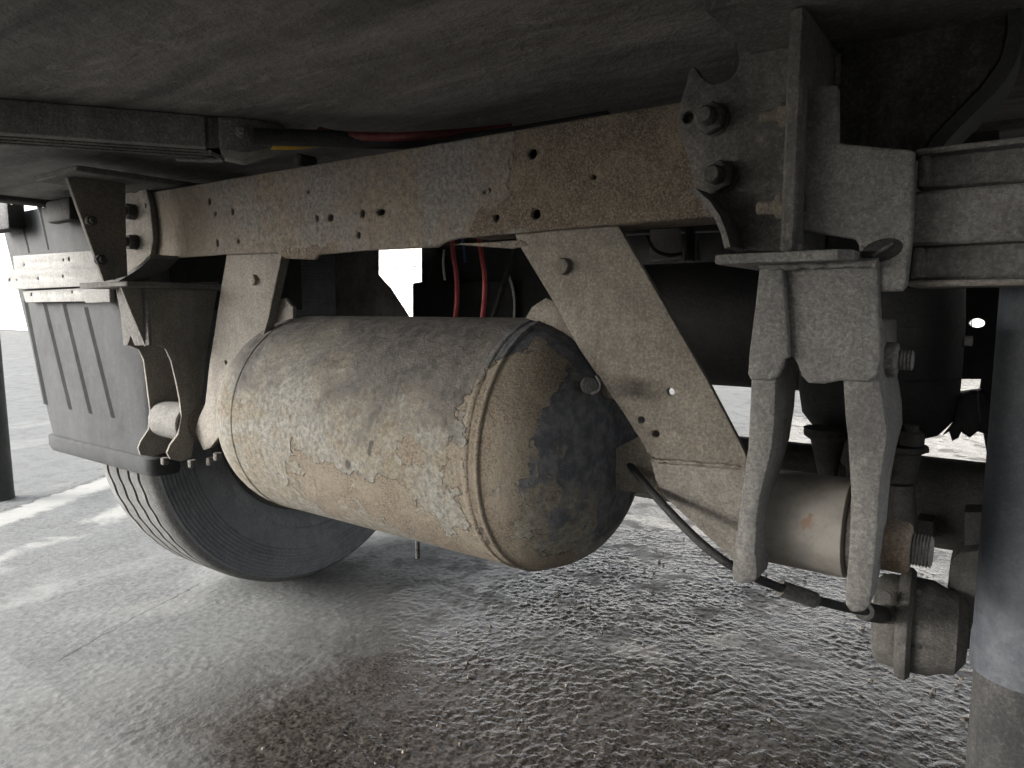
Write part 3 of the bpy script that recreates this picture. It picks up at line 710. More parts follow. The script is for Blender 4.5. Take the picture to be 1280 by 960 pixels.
# big curved gusset towards the outer side
gus = [(1006, 20), (1257, 6), (1258, 40), (1250, 72), (1225, 108), (1195, 138), (1165, 170), (1150, 195), (1100, 240), (1006, 310)]
plateY('curved_gusset', gus, 0.700, 0.010, M['gusset'], hg, (), 0.002)
rings = []
for x, y in smooth_pts([(1259, 4), (1260, 40), (1252, 72), (1227, 109), (1197, 139), (1167, 171), (1150, 197)], 3, closed=False) and [(1259, 4), (1260, 22), (1260, 40), (1257, 57), (1252, 72), (1241, 92), (1227, 109), (1212, 124), (1197, 139), (1182, 154), (1167, 171), (1150, 197)]:
    p = at(x, y, Y=0.690); rings.append([p, p + Vector((0.009, 0, -0.006)), p + Vector((0.009, 0.06, -0.006)), p + Vector((0, 0.06, 0))])
loft('gusset_rim', rings, M['black_rubber'], hg)

# ------------------------------------------------------------------ bracket and rail going outboard from the near hanger
bk = thing('rail_bracket', at(1075, 360, Y=0.60), 'grey stepped bracket plate bolted to the near hanger, holding the steel rail', 'bracket')
YK = 0.607
plateY('bracket_plate', [(989, 112), (1000, 106), (1045, 106), (1048, 112), (1048, 178), (1060, 180), (1138, 187), (1143, 190), (1143, 240), (1140, 300), (1134, 356), (1128, 364), (1082, 366), (1075, 360), (1073, 306), (1068, 299), (1000, 288), (989, 284)],
       YK, 0.009, HG, bk, ((1000.5, 138, 4.5, 1, 3.2), (1000.5, 252, 4.5, 1, 2.8)), 0.003, 2)
for yy in (138, 252):
    p = at(1001, yy, Y=YK + 0.006); link('bolt_head', lathe_mesh([(0, 0.004), (0.006, 0.004)], p, (0, -1, 0), 12), HD, bk)
pw = at(1102, 313, Y=YK)
ca, sa = math.cos(0.25), math.sin(0.25)
ov = [(pw.x + (0.0145 * math.cos(t) * ca - 0.0085 * math.sin(t) * sa), pw.z + (0.0145 * math.cos(t) * sa + 0.0085 * math.sin(t) * ca)) for t in np.linspace(0, 2 * math.pi, 25)[:-1]]
link('pressed_oval', poly_mesh(ov, (), 'Y', YK - 0.0012, 0.003, 0.001), M['black_rubber'], bk)
tube('raised_slash', [pw + Vector((-0.006, -0.0018, -0.004)), pw + Vector((0.008, -0.0018, 0.005))], 0.0014, M['dust_dark'], bk, 8)

rl = thing('steel_rail', at(1280, 300, Y=0.63), 'dusty pressed steel rail running out to the right edge of the picture', 'rail')
def band(name, pix, Y, th, mat): plateY(name, pix, Y, th, mat, rl, (), 0.002)
X2 = 0.30
def zof(px, py, Y): return at(px, py, Y=Y).z
x0 = at(1139, 240, Y=0.625).x
def rail_box(name, ya, yb, Y0, Y1, mat, xs):
    za, zb2 = zof(1160, ya, Y0), zof(1160, yb, Y0)
    box(name, xs, X2, Y0, Y1, zb2, za, mat, rl, 0.0025)
rail_box('top_lip', 184, 191, 0.628, 0.70, HG, x0)
rail_box('upper_groove', 191.5, 237.5, 0.648, 0.655, HG, x0 + 0.001)
rail_box('middle_face', 238, 306, 0.628, 0.66, HG, x0)
rail_box('lower_groove', 306.5, 350, 0.645, 0.655, HG, x0 + 0.001)
rail_box('bottom_lip', 350.5, 358, 0.628, 0.70, M['pale_dust_haze'], x0)
for (ya, yb) in ((193, 236), (308, 349)):
    za, zb2 = zof(1150, ya, .64), zof(1150, yb, .64)
    box('weld_end', x0 + 0.002, x0 + 0.011, 0.636, 0.66, zb2, za, HD, rl, 0.004, 2)

# ------------------------------------------------------------------ far suspension hanger
XF = -1.285
fh = thing('suspension_hanger', at(160, 350, X=XF), 'far suspension hanger at the left end of the beam, in front of the ribbed box', 'hanger', 'suspension hangers')
M['far_steel'] = M['dust_grey']
plateX('upright_plate', [(84, 222), (157, 220), (158, 300), (160, 345), (130, 352)], XF, 0.010, M['pale_dust_haze'], fh)  # paler tone puts haze into the colour of this shaded side
zt2 = at(84, 221, X=XF).z
yA, yB2 = at(84, 221, X=XF).y, at(190, 221, X=XF).y + 0.2
box('top_plate', XF - 0.10, XF + 0.06, yA - 0.01, yB2, zt2 + 0.001, zt2 + 0.011, HG, fh, 0.002)
plateY('cheek_plate', [(150, 219), (158, 219), (159, 228), (162, 237), (167, 241), (172, 239), (175, 231), (176, 226), (182, 236), (187, 256), (190, 280), (191, 300), (188, 318), (176, 330), (160, 344), (150, 346)], YW - 0.012, 0.011, M['pale_dust_haze'], fh, ((182, 257, 2.5, .7, 1.3),), 0.002)
for (x, y) in ((168, 265), (170, 303)):
    bolt('bolt', at(x, y, Y=YW - 0.012), (0, -1, 0), 0.0085, M['dust_dark'], fh, 1.25, 0.95, 1.1)
for (x, y) in ((112, 276), (124, 325)):
    bolt('bolt', at(x, y, X=XF), (1, 0, 0), 0.0055, M['dust_dark'], fh, 1.2, 0.9, 1.2)
zb3 = at(150, 353, X=XF).z
box('base_plate', XF - 0.09, XF + 0.085, at(128, 350, X=XF).y, YW + 0.12, zb3 - 0.01, zb3, HG, fh, 0.002)
rings = []
for x, y in [(188, 318), (176, 330), (160, 340), (140, 352)]:
    p = at(x, y, Y=YW - 0.05); rings.append([p, p + Vector((0, 0, -0.006)), p + Vector((0, 0.05, -0.006)), p + Vector((0, 0.05, 0))])
loft('curved_strap', rings, HG, fh)
# fork: broad side plate, front fold and two curved legs
XF2 = XF + 0.055
legR = [(150, 356), (274, 352), (262, 420), (252, 500), (244, 540), (240, 572), (226, 577), (213, 574), (209, 566), (213, 556), (223, 543), (227, 520), (225, 500), (220, 475), (214, 450), (207, 436), (196, 432), (182, 433)]
plateX('fork_cheek', legR, XF2, 0.006, M['pale_dust_haze'], fh)  # fork lightened the same way, haze painted over the dusty steel
XF3 = XF - 0.055
legL = [(146, 360), (230, 360), (232, 430), (230, 500), (224, 560), (205, 566), (190, 571), (176, 569), (173, 560), (176, 552), (186, 537), (188, 513), (184, 480), (180, 450), (174, 437), (160, 431)]
plateX('fork_cheek', legL, XF3, 0.006, M['pale_dust_haze'], fh)
plateY('fork_front', [(147, 360), (182, 356), (186, 432), (176, 432), (168, 432), (163, 420), (159, 432), (154, 432)], 0.615, 0.006, HG, fh)
pf = at(218, 525, Y=0.70)
lathe('pivot_bush', [(0, 0.033), (0.003, 0.036), (0.10, 0.036), (0.103, 0.033)], (XF3 + 0.003, 0.70, pf.z), (1, 0, 0), M['dust_grey'], fh, 40)
for (x, y) in ((206, 572), (240, 575), (263, 572), (272, 566)):
    hexprism('foot_nut', at(x, y, Y=0.70), (0, 0, -1), 0.008, 0.014, HD, fh)

# ------------------------------------------------------------------ axle, near trailing arm, air spring
AXY, AXZ, AXR = 1.305, 0.490, 0.073
ax = thing('axle', (-0.7, AXY, AXZ), 'dark round axle tube crossing behind the tank and the near fork', 'axle')
lathe('axle_tube', [(0, AXR), (2.0, AXR)], (-1.66, AXY, AXZ), (1, 0, 0), M['axle'], ax, 48)
ta = thing('trailing_arm', (-0.15, 0.9, zc), 'dusty trailing arm running back from the near bush to the axle', 'arm')
rings = []
for (y, z, hh) in ((0.715, zc, 0.030), (0.80, zc + 0.004, 0.036), (1.0, zc + 0.01, 0.040), (1.2, AXZ + 0.075, 0.042), (1.42, AXZ + 0.09, 0.04)):
    c = Vector((-0.150 * y, y, z)); ww = 0.0185 * y; rings.append([c + Vector((sx * ww, 0, sz * hh)) for sx, sz in ((-1, -1), (1, -1), (1, 1), (-1, 1))])
loft('arm_beam', rings, M['axle'], ta, 40, 0.006)
def clampy(name, px, py0, py1, w0, w1, Y, mat):
    rings = []
    for t in (0, .12, .2, .5, .85, 1):
        y = py0 + (py1 - py0) * t
        wd = w0 if t < .15 else w0 * .72 + (w1 - w0 * .72) * (t - .2) / .8
        c = at(px, y, Y=Y); hw = px2m(wd / 2, c)
        rings.append([c + Vector((math.cos(a) * hw, math.sin(a) * hw, 0)) for a in np.linspace(0, 2 * math.pi, 13)[:-1]])
    return loft(name, rings, mat, ta, 50)
clampy('clamp_post', 1034, 535, 608, 56, 16, 1.18, M['axle'])
clampy('clamp_post', 1128, 556, 606, 58, 30, 1.18, M['dust_dark'])
hexprism('clamp_nut', at(1138, 556, Y=1.16), (0, 0, 1), 0.019, 0.020, M['dust_dark'], ta)
lathe('stud', [(0, 0.011), (0.012, 0.011), (0.013, 1e-4)], at(1138, 541, Y=1.16), (0, 0, 1), M['dust_dark'], ta, 16)
p1, p2 = at(1128, 606, Y=1.16), at(1134, 690, Y=1.16)
tube('u_bolt', [p1, p2], 0.016, M['dust_dark'], ta, 12)
box('clamp_foot', at(1146, 650, Y=1.2).x, at(1168, 650, Y=1.2).x, 1.19, 1.25, at(1150, 678, Y=1.2).z, at(1150, 648, Y=1.2).z, M['axle'], ta)

asx = thing('air_spring', at(1100, 540, Y=1.30), 'black rubber air spring bellows standing behind the near fork', 'air spring')
pa_ = at(1097, 450, Y=1.30); zb_s, zt_s = at(1100, 545, Y=1.30).z, at(1100, 330, Y=1.30).z
ra = px2m(89, pa_)
pr = [(0, ra * 0.55), (0.012, ra * 0.80), (0.035, ra * 0.95), (0.07, ra), (0.12, ra * 1.01), (0.19, ra * 1.01), (zt_s - zb_s - 0.03, ra * 0.98), (zt_s - zb_s, ra * 0.8)]
bel = lathe('bellows', pr, (pa_.x, 1.30, zb_s), (0, 0, 1), M['black_rubber'], asx, 72, 60)
for dz in (0.105, 0.155, 0.185):
    lathe('moulded_line', [(-0.0012, ra * 1.004), (0, ra * 1.017), (0.0012, ra * 1.004)], (pa_.x, 1.30, zb_s + dz), (0, 0, 1), M['black_rubber'], bel, 72)
lathe('piston', [(-0.07, ra * 0.45), (-0.02, ra * 0.52), (0.004, ra * 0.60)], (pa_.x, 1.30, zb_s), (0, 0, 1), M['black_steel'], asx, 40)

# ------------------------------------------------------------------ brake chamber and caliper
bc = thing('brake_chamber', at(1150, 835, Y=1.10), 'dusty round brake chamber with clamp ring, low beside the near shock absorber', 'brake chamber')
cb = at(1104, 772, Y=1.08)
R0 = px2m(60, cb)
axv = Vector((1, 0.06, 0.0)).normalized()
pb0 = cb - axv * 0.012
lathe('outer_shell', [(0, R0 * 0.55), (0.003, R0 * 0.80), (0.010, R0 * 0.90), (0.030, R0 * 0.93), (0.034, R0 * 0.93)], pb0, axv, M['dust_dark'], bc, 48)
lathe('clamp_ring', [(0.030, R0 * 0.93), (0.031, R0 * 1.06), (0.036, R0 * 1.12), (0.044, R0 * 1.12), (0.049, R0 * 1.05), (0.050, R0 * 0.9)], pb0, axv, M['dust_dark'], bc, 48)
ins = lathe('inner_shell', [(0.048, R0 * 0.95), (0.070, R0 * 0.94), (0.085, R0 * 0.84), (0.100, R0 * 0.80), (0.112, R0 * 0.55), (0.113, R0 * 0.3)], pb0, axv, M['dust_dark'], bc, 48)
for yy in (740, 808):
    lathe('vent_hole', [(0, 0.0034), (0.0012, 0.0034), (0.0013, 1e-4)], at(1149, yy, Y=1.005 if yy == 740 else 1.01), (0.3, -1, 0.1), M['black_rubber'], ins, 12)
lathe('plug', [(0, 0.009), (0.003, 0.009), (0.004, 0.006), (0.0045, 1e-4)], at(1107, 747, Y=1.02), (-0.35, -1, 0.2), M['dust_dark'], bc, 20)
cal = thing('brake_caliper', at(1205, 800, Y=1.12), 'dark cast brake bracket between the brake chamber and the upright tube', 'caliper')
plateY('bracket_casting', [(1188, 700), (1200, 690), (1222, 688), (1240, 690), (1240, 790), (1208, 800), (1204, 780), (1196, 776), (1190, 750), (1184, 735)], 1.10, 0.06, M['dust_dark'], cal, (), 0.006)
plateY('side_lug', [(1205, 640), (1240, 640), (1240, 690), (1205, 688)], 1.13, 0.05, M['axle'], cal, (), 0.004)
plateY('lower_lug', [(1196, 775), (1240, 780), (1240, 815), (1200, 812)], 1.14, 0.05, M['axle'], cal, (), 0.004)

# ------------------------------------------------------------------ shock absorber
shx = thing('shock_absorber', at(1290, 960, Y=0.74), 'upright dark blue-grey damper tube cut by the right edge of the picture', 'shock absorber')
YS = 0.74
ptop, pmid = at(1336, 250, Y=YS), at(1283, 842, Y=YS)
rs = px2m(61, pmid) * 0.97
axs = (pmid - ptop).normalized(); Ls = (pmid - ptop).length
lathe('dust_cover', [(-0.03, rs), (Ls - 0.035, rs), (Ls - 0.028, rs * 1.025), (Ls - 0.006, rs * 1.025), (Ls, rs * 1.0), (Ls, rs * 0.9)], ptop, axs, M['navy'], shx, 64)
lathe('damper_body', [(0, rs * 0.93), (0.22, rs * 0.93)], ptop + axs * (Ls - 0.01), axs, M['damper'], shx, 64)

# ------------------------------------------------------------------ far wheel
RT, XI, WT = 0.495, -1.640, 0.300
wh = thing('wheel', (XI - WT / 2, AXY, 0.0), 'far road wheel with wavy tread grooves, half hidden behind the air tank', 'wheel')
def tyre():
    # profile across the tyre: (x from the inner face, radius, is tread)
    pr = [(0.045, 0.285, 0), (0.022, 0.30, 0), (0.012, 0.312, 0), (0.008, 0.318, 0), (0.008, 0.330, 0), (0.003, 0.335, 0), (0.0, 0.36, 0), (0.0, 0.385, 0)]
    for q in range(9):
        r0 = 0.390 + q * 0.0095; b0 = 0.0005 + 0.012 * (q / 9.0) ** 2
        pr += [(b0, r0, 0), (b0 + 0.0022, r0 + 0.0012, 0), (b0 + 0.0022, r0 + 0.003, 0), (b0 + 0.0002, r0 + 0.0042, 0)]
    pr += [(0.015, 0.4755, 0), (0.022, 0.484, 0), (0.032, 0.4905, 0)]
    tw = WT - 0.064; a0 = 0.032
    gpos = [0.16, 0.37, 0.60, 0.82]
    for gq in gpos:
        c = a0 + gq * tw
        pr += [(c - 0.0060, 0.4945, 1), (c - 0.0035, 0.486, 1), (c + 0.0035, 0.486, 1), (c + 0.0060, 0.4945, 1)]
    pr += [(WT - 0.032, 0.4905, 0), (WT - 0.015, 0.478, 0), (WT - 0.003, 0.45, 0), (WT, 0.38, 0), (WT - 0.02, 0.30, 0), (WT - 0.045, 0.285, 0)]
    seg = 288; V = []; Fc = []
    for (x, r, tr) in pr:
        for k in range(seg):
            t = 2 * math.pi * k / seg
            dx = 0.0035 * math.sin(t * 48) if tr else 0
            V.append((XI - x + dx, AXY + math.cos(t) * r, RT + math.sin(t) * r))
    n = len(pr)
    for i in range(n - 1):
        for k in range(seg):
            k2 = (k + 1) % seg; Fc.append((i * seg + k, i * seg + k2, (i + 1) * seg + k2, (i + 1) * seg + k))
    me = mesh_from(V, Fc); bm = bmesh.new(); bm.from_mesh(me); me = bm_mesh(bm)
    me.materials.append(M['tyre']); me.materials.append(M['tread'])
    o = link('tyre', me, None, wh, 35)
    for p in me.polygons:
        c = p.center; r = math.hypot(c.y - AXY, c.z - RT)
        p.material_index = 1 if r > 0.477 else 0
    return o
tyre()
lathe('rim', [(0.0, 0.13), (0.01, 0.24), (0.03, 0.265), (0.035, 0.29), (0.05, 0.288), (0.08, 0.27), (WT - 0.08, 0.27), (WT - 0.05, 0.288), (WT - 0.04, 0.28), (WT - 0.09, 0.14)], (XI - 0.012, AXY, RT), (-1, 0, 0), M['axle'], wh, 64)

XN = 0.216
nw = thing('wheel', (XN + WT / 2, AXY, 0.0), 'near road wheel, outside the right edge of the picture', 'wheel', 'road wheels')
wh['group'] = 'road wheels'
for ch in [c for c in wh.children]:
    c2 = ch.copy(); c2.data = ch.data; COL.objects.link(c2); c2.parent = nw
    c2.matrix_parent_inverse = Matrix.Translation(-nw.location)
    c2.matrix_basis = Matrix.Translation((XN + XI, 2 * 0, 0)) @ Matrix.Translation((0, 2 * AXY, 0)) @ Matrix.Rotation(math.pi, 4, 'Z')
mg = thing('mudguard', (XI - WT / 2, AXY, RT + 0.5), 'black mudguard arching over the front of the far wheel', 'mudguard')
V = []; Fc = []; na = 40
for i in range(na + 1):
    t = math.radians(78 + (172 - 78) * i / na)
    for (x, r) in ((XI + 0.03, 0.530), (XI + 0.03, 0.537), (XI - WT - 0.02, 0.537), (XI - WT - 0.02, 0.530)):
        V.append((x, AXY + math.cos(t) * r, RT + math.sin(t) * r))
for i in range(na):
    for k in range(4):
        k2 = (k + 1) % 4; Fc.append((i * 4 + k, i * 4 + k2, i * 4 + 4 + k2, i * 4 + 4 + k))
Fc += [(3, 2, 1, 0), (na * 4, na * 4 + 1, na * 4 + 2, na * 4 + 3)]
bm = bmesh.new(); bm.from_mesh(mesh_from(V, Fc)); link('guard_shell', bm_mesh(bm), M['black_rubber'], mg)
box('guard_stay', XI + 0.032, XI + 0.05, AXY - 0.32, AXY - 0.28, RT + 0.40, 1.055, M['black_steel'], mg)
plateY('guard_bracket', [(416, 200), (472, 196), (471, 343), (487, 361), (498, 378), (509, 395), (512, 425), (420, 425)], 1.22, 0.008, M['dust_dark'], mg, (), 0.002)
box('dark_backing', -1.560, -1.552, 0.74, 1.20, 0.80, 1.055, M['black_rubber'], mg)  # added black sheet, darkens the gap under the beam's left end
rc = thing('rear_cross_member', (-0.6, 2.3, 0.9), 'black cross member under the floor behind the second tank', 'beam')
box('web', -1.45, 0.50, 2.25, 2.262, 0.865, FLZ - 0.002, M['black_steel'], rc)
box('bottom_flange', -1.45, 0.50, 2.20, 2.249, 0.866, 0.874, M['black_steel'], rc)

# ------------------------------------------------------------------ ribbed plastic box and its straps
YX = 0.735
bx_ = thing('storage_box', at(120, 570, Y=YX), 'dusty grey plastic box with vertical ribs hanging in front of the far wheel', 'box')
def Zx(px, py): return at(px, py, Y=YX).z
tl, tr = at(-6, 245, Y=YX), at(170, 262, Y=YX)
bl_, br_ = at(63, 545, Y=YX), at(186, 574, Y=YX)
def boxrow(z, x0, x1, y0, y1, r=0.03):
    ring = []
    for (cx, cy, a0) in ((x1 - r, y0 + r, -90), (x1 - r, y1 - r, 0), (x0 + r, y1 - r, 90), (x0 + r, y0 + r, 180)):
        for k in range(6):
            t = math.radians(a0 + 18 * k); ring.append(Vector((cx + r * math.cos(t), cy + r * math.sin(t), z)))
    return ring
zt3 = 1.045; zl = at(63, 545, Y=YX).z; zl2 = at(63, 557, Y=YX).z
xo_t, xi_t = at(-4, 250, Y=YX).x, at(178, 300, Y=YX).x
xo_b, xi_b = at(62, 545, Y=YX).x, at(192, 570, Y=YX).x
rows = [boxrow(zl, xo_b, xi_b, YX, YX + 0.065), boxrow((zl + zt3) / 2, (xo_b + xo_t) / 2, (xi_b + xi_t) / 2, YX - 0.002, YX + 0.065), boxrow(zt3, xo_t, xi_t, YX - 0.004, YX + 0.065)]
loft('box_shell', rows, M['plastic'], bx_, 35)
rows = [boxrow(zl2 - 0.008, xo_b - 0.002, xi_b + 0.002, YX - 0.004, YX + 0.066), boxrow(zl2 + 0.006, xo_b - 0.006, xi_b + 0.005, YX - 0.010, YX + 0.067), boxrow(zl + 0.004, xo_b - 0.006, xi_b + 0.005, YX - 0.010, YX + 0.067), boxrow(zl + 0.007, xo_b - 0.003, xi_b + 0.003, YX - 0.006, YX + 0.066)]
loft('bottom_rim', rows, M['plastic'], bx_, 35)
for (xa_, ya_, xb_, yb_) in ((32, 376, 58, 505), (56, 380, 88, 511), (80, 380, 113, 516), (107, 384, 141, 521), (24, 262, 38, 316), (50, 258, 62, 312)):
    p, q = at(xa_, ya_, Y=YX - 0.002), at(xb_, yb_, Y=YX)
    wv = Vector((0.013, 0, 0)); d = Vector((0, -0.0055, 0))
    V = [p - wv, p - wv * .3 + d, p + wv * .3 + d, p + wv, q - wv, q - wv * .3 + d, q + wv * .3 + d, q + wv]
    link('rib', mesh_from(V, [(0, 1, 5, 4), (1, 2, 6, 5), (2, 3, 7, 6), (4, 5, 6, 7), (3, 2, 1, 0)]), M['plastic'], bx_, None)
sp = thing('box_strap', at(70, 360, Y=YX - 0.03), 'pair of pale punched metal strips holding the ribbed plastic box', 'strap')
plateY('upper_strip', [(16, 320), (120, 313), (124, 335), (18, 342)], YX - 0.020, 0.005, M['galv'], sp, ((30, 331, 2), (79, 325, 2), (86, 324, 3)), 0.001)
plateY('middle_strip', [(7, 341), (12, 338), (140, 334), (142, 356), (14, 362), (9, 360)], YX - 0.030, 0.006, M['galv'], sp, ((12, 350, 2.2), (21, 350, 1.6), (47.5, 348, 2.2), (78.5, 345.5, 2.2)), 0.001)
plateY('lower_strip', [(28, 364), (140, 358), (142, 376), (32, 378)], YX - 0.020, 0.005, M['galv'], sp, ((39, 368, 2.4), (90, 365, 2.2)), 0.001)
box('end_bracket', at(114, 360, Y=YX - .03).x, at(146, 360, Y=YX - .03).x, YX - 0.045, YX - 0.034, Zx(120, 379), Zx(120, 357), M['galv'], sp)
lm = thing('marker_lamp', at(10, 290, Y=YX - 0.03), 'small dark lamp housing at the upper left corner of the ribbed box', 'lamp')
box('lamp_housing', at(-12, 270, Y=.70).x, at(21, 270, Y=.70).x, 0.68, 0.72, at(10, 289, Y=.70).z, at(10, 252, Y=.70).z, M['black_rubber'], lm, 0.008, 2)
lathe('lens', [(0, 0.006), (0.002, 0.005), (0.0025, 1e-4)], at(15, 253, Y=.68), (0, -1, 0), M['white_paint'], lm, 12)
fp = thing('rubber_pad', at(75, 275, Y=.72), 'black rubber pad hanging under the floor behind the far hanger', 'pad')
box('pad_block', at(62, 260, Y=.70).x, at(92, 260, Y=.70).x, 0.69, 0.72, at(75, 278, Y=.70).z, 1.045, M['black_rubber'], fp, 0.008, 2)

# ------------------------------------------------------------------ conduit and cables under the floor
cd = thing('cable_conduit', at(150, 160, Z=FLZ - 0.03), 'dusty rectangular cable conduit running under the floor at upper left', 'conduit')
c0, c1 = at(-60, 117, Z=FLZ), at(272, 145, Z=FLZ)
dcd = (c1 - c0); dcd.z = 0; dcd.normalize(); ncd = Vector((-dcd.y, dcd.x, 0))
hc, wc = 0.042, 0.075
rings = []
for s, ww, hh in ((0.0, wc, hc), (0.30, wc, hc), ((c1 - c0).length - 0.02, wc, hc), ((c1 - c0).length, wc, hc)):
    b = c0 + dcd * s
    rings.append([b + Vector((0, 0, -.0005)), b + Vector((0, 0, -hh)) , b + ncd * ww + Vector((0, 0, -hh)), b + ncd * ww + Vector((0, 0, -.0005))])
loft('duct', rings, M['conduit'], cd, 30, 0.003)
for k in range(3):
    b0 = c0 + ncd * (0.018 + 0.019 * k) + Vector((0, 0, -hc - 0.0016)); b1 = b0 + dcd * ((c1 - c0).length - 0.01)
    tube('raised_line', [b0, b1], 0.0016, M['conduit'], cd, 6)
ec = c1 + ncd * wc * 0.45 + Vector((0, 0, -0.026))
rings = []
for s, k_ in ((0.0, 1.05), (0.03, 1.15), (0.05, 1.0), (0.085, 0.7)):
    b = c1 + dcd * s + ncd * wc * (0.5 - 0.5 * k_)
    rings.append([b, b + Vector((0, 0, -hc * k_)), b + ncd * wc * k_ + Vector((0, 0, -hc * k_)), b + ncd * wc * k_])
loft('end_clamp', rings, M['conduit'], cd, 30, 0.004)
bolt('bolt', c1 + dcd * 0.03 - ncd * 0.004 + Vector((0, 0, -0.02)), -ncd, 0.005, M['conduit'], cd)
tube('clip', [c1 + dcd * (-0.012) + Vector((0, 0, -0.048)), c1 + dcd * 0.0 + ncd * 0.04 + Vector((0, 0, -0.05)), c1 - dcd * 0.06 + ncd * 0.075 + Vector((0, 0, -0.046))], 0.003, M['dust_grey'], cd, 8)
def cable(name, pts, r, mat, label):
    P = [at(x, y, Z=z) for x, y, z in pts]
    o = tube(name, P, r, mat, None, 10, 8); tag(o, label, 'cable', 'cables under the floor'); return o
cable('cable', [(318, 171, 1.032), (400, 173, 1.034), (480, 176, 1.034), (600, 174, 1.036), (760, 150, 1.036)], 0.011, M['black_rubber'], 'thick black cable leaving the end of the conduit under the floor')
cable('cable', [(312, 182, 1.030), (345, 183, 1.030), (372, 183, 1.034), (400, 180, 1.046), (440, 176, 1.052)], 0.0042, M['yellow'], 'short yellow cable under the floor, just right of the conduit end')
cable('cable', [(400, 164, 1.050), (425, 169, 1.040), (470, 171, 1.036), (520, 170, 1.036), (580, 166, 1.046), (640, 160, 1.055)], 0.006, M['dull_red'], 'dull red cable running under the floor above the beam')
bh = thing('bolt_stub', at(392, 203, Y=0.72), 'small round bolt end above the top edge of the beam', 'bolt')
lathe('stub', [(0, 0.009), (0.03, 0.009), (0.034, 0.005), (0.0345, 1e-4)], at(392, 203, Y=0.74), (0, -1, 0), M['dust_dark'], bh, 16)

# ------------------------------------------------------------------ hoses behind the beam
def hose(name, pts, r, mat, label, cat='hose', group=None):
    o = tube(name, [at(x, y, Y=Y) for x, y, Y in pts], r, mat, None, 10, 8); return tag(o, label, cat, group)
hose('air_hose', [(564, 290, .92), (567, 320, .92), (571, 350, .92), (570, 390, .92), (560, 440, .92)], 0.0042, M['red'], 'red air hose nearer the bright gap, behind the tank', group='red air hoses')
hose('air_hose', [(598, 290, .92), (602, 320, .92), (606, 350, .92), (604, 390, .92), (596, 440, .92)], 0.0042, M['red'], 'red air hose farther right, nearer the diagonal brace', group='red air hoses')
hose('air_hose', [(648, 300, .95), (640, 325, .95), (628, 360, .95), (616, 400, .95)], 0.005, M['black_rubber'], 'black hose slanting down left of the diagonal brace')
hose('wire', [(636, 345, .96), (641, 362, .96), (643, 380, .96), (642, 400, .96)], 0.0022, M['pale_panel'], 'thin grey wire hanging beside the slanting black hose', 'wire')
hose('wire', [(555, 312, .99), (554, 330, .99), (556, 350, .99)], 0.0022, M['pale_panel'], 'short pale wire end left of the red hoses', 'wire')
hose('wire', [(578, 295, .99), (580, 312, .99), (581, 328, .99)], 0.0022, M['blue'], 'short blue wire between the two red hoses', 'wire')
# sensor lead from the tank to the brake chamber
sl = thing('sensor_cable', at(850, 640, Y=0.66), 'black sensor cable sagging from the tank past the fork to the brake chamber', 'cable')
tube('lead', [at(766, 552, Y=.80), at(788, 582, Y=.73), at(830, 632, Y=.68), (at(880, 682, Y=.655)), at(925, 713, Y=.66), at(978, 736, Y=.72)], 0.0045, M['black_steel'], sl, 10)
pa2, pb2 = at(975, 735, Y=.72), at(1018, 750, Y=.75)
tube('connector', [pa2, pb2], 0.0085, M['dust_dark'], sl, 14)
tube('lead', [at(1016, 749, Y=.75), at(1060, 760, Y=.82), at(1082, 764, Y=.92)], 0.005, M['black_steel'], sl, 10)
tube('connector', [at(1080, 764, Y=.94), at(1101, 768, Y=1.02)], 0.012, M['black_steel'], sl, 14)

# ------------------------------------------------------------------ dark equipment behind
t2 = thing('air_tank', at(900, 478, Y=1.62), 'black air tank lying behind the diagonal brace and the near fork', 'tank')
pt, pb_ = at(880, 328, Y=1.60), at(880, 480, Y=1.60)
r2 = (pt.z - pb_.z) / 2; z2 = (pt.z + pb_.z) / 2; xa2, xb2 = at(735, 400, Y=1.6).x, at(1150, 400, Y=1.6).x
lathe('shell', [(0, 0.01), (0.01, r2 * .6), (0.03, r2 * .85), (0.06, r2), (xb2 - xa2 - .06, r2), (xb2 - xa2 - .03, r2 * .85), (xb2 - xa2, 0.01)], (xa2, 1.60, z2), (1, 0, 0), M['black_steel'], t2, 64)
vb = thing('valve_box', at(600, 400, Y=1.9), 'black valve box hanging behind the red hoses', 'valve box')
plateY('box_body', [(526, 290), (700, 290), (760, 300), (760, 440), (515, 440), (515, 354), (526, 352)], 1.47, 0.10, M['black_rubber'], vb, (), 0.006)
plateY('hanging_plate', [(535, 335), (545, 310), (560, 330), (560, 356), (600, 352), (640, 350), (640, 420), (530, 420)], 1.44, 0.02, M['black_rubber'], vb, (), 0.004)
plateY('crossbar', [(700, 272), (1010, 258), (1010, 284), (700, 296)], 1.9, 0.05, M['black_steel'], vb, (), 0.004)
clut = thing('control_panel', at(840, 326, Y=1.75), 'pale panel with a black cable in the dark gap right of the diagonal brace', 'panel')
plateY('panel_face', [(812, 287), (848, 285), (852, 322), (812, 326)], 1.80, 0.02, M['pale_panel'], clut, (), 0.003)
tube('panel_cable', [at(808, 295, Y=1.78), at(818, 312, Y=1.77), at(836, 319, Y=1.77), at(852, 317, Y=1.77)], 0.005, M['black_rubber'], clut)
plateY('panel_strut', [(870, 300), (874, 300), (874, 326), (870, 326)], 1.80, 0.02, M['dust_dark'], clut, (), 0.002)
plateY('panel_strut', [(856, 284), (866, 284), (866, 326), (856, 326)], 1.80, 0.02, M['black_steel'], clut, (), 0.002)

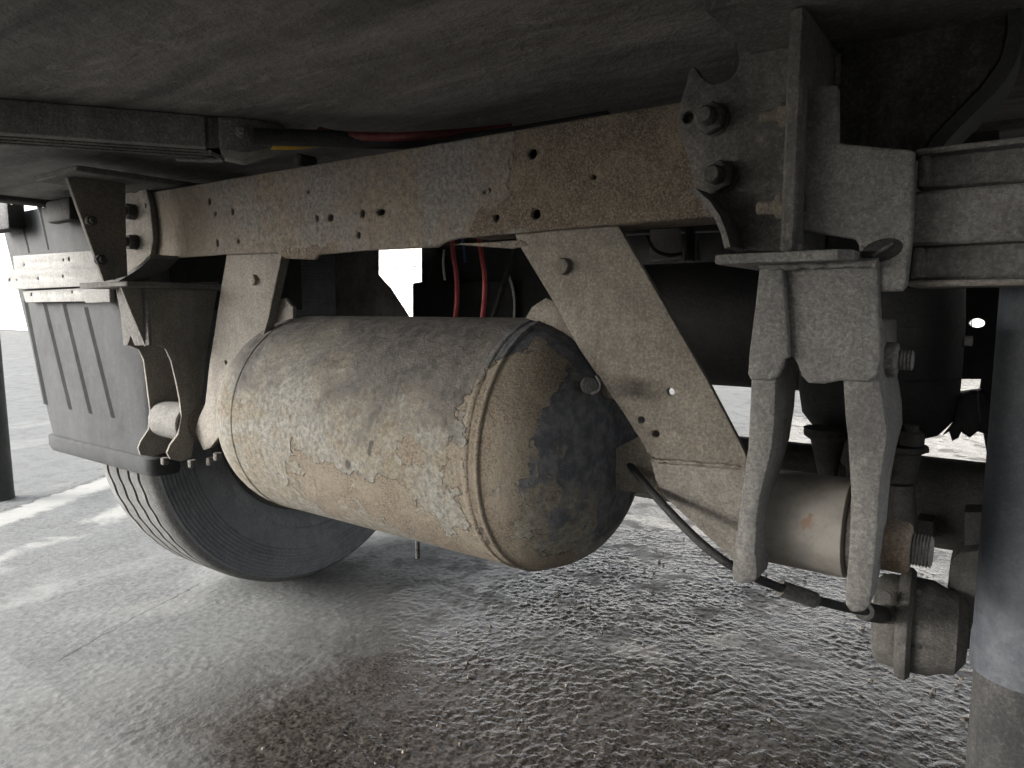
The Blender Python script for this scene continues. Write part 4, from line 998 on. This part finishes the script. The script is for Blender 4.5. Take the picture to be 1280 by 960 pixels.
# right edge: fittings beside the air spring and a panel under the outer sill
ft = thing('hose_fitting', at(1210, 545, Y=1.28), 'dark hose fittings low beside the right side of the air spring', 'fitting')
plateY('fitting_body', [(1178, 545), (1190, 530), (1196, 500), (1212, 490), (1222, 492), (1225, 530), (1218, 540), (1210, 543), (1203, 536), (1198, 548), (1190, 552), (1186, 540)], 1.28, 0.04, M['black_rubber'], ft, (), 0.005)
plateY('upper_bracket', [(1180, 345), (1300, 345), (1300, 600), (1240, 600), (1232, 560), (1222, 500), (1226, 474), (1180, 474)], 1.46, 0.03, M['black_steel'], ft, ((1221, 404, 6.5, 1.3, .9), (1215, 352, 5, 2.0, .7)), 0.003)
plateY('side_casting', [(1196, 492), (1226, 488), (1240, 505), (1236, 545), (1222, 540), (1212, 548), (1200, 540)], 1.40, 0.05, M['black_steel'], ft, (), 0.006)
lathe('nipple', [(0, 0.008), (0.016, 0.008), (0.017, 0.005)], at(1200, 426, Y=1.30), (1, 0, 0), M['pale_panel'], ft, 12)
op = thing('sill_panel', at(1200, 170, Y=1.2), 'dark sill panel with a painted highlight strip behind the curved gusset at upper right', 'panel')
plateY('panel_face', [(1155, 196), (1190, 140), (1262, 30), (1300, 20), (1300, 140), (1190, 155)], 1.25, 0.02, M['black_steel'], op, (), 0.003)
plateY('ledge', [(1180, 150), (1300, 136), (1300, 150), (1186, 165)], 1.20, 0.04, M['dust_dark'], op, (), 0.003)
plateY('under_box', [(1158, 168), (1248, 152), (1250, 182), (1160, 196)], 1.23, 0.04, M['black_rubber'], op, (), 0.003)

plateY('highlight_strip', [(1246, 34), (1266, 30), (1268, 128), (1242, 132)], 1.235, 0.01, M['white_paint'], op, (), 0.002)  # white strip added as a painted highlight
# far left: dark post standing in the yard
ps = thing('yard_post', at(8, 622, Z=0.0), 'dark round post standing on the ground at the far left edge', 'post')
pbz = at(6, 622, Z=0.0)
rp = px2m(14, pbz)
lathe('post_shaft', [(0, rp * 1.05), (0.03, rp), (1.0, rp * 0.8), (1.02, rp * .5)], pbz + Vector((-0.04, 0, -0.01)), (0, 0, 1), M['black_rubber'], ps, 32)
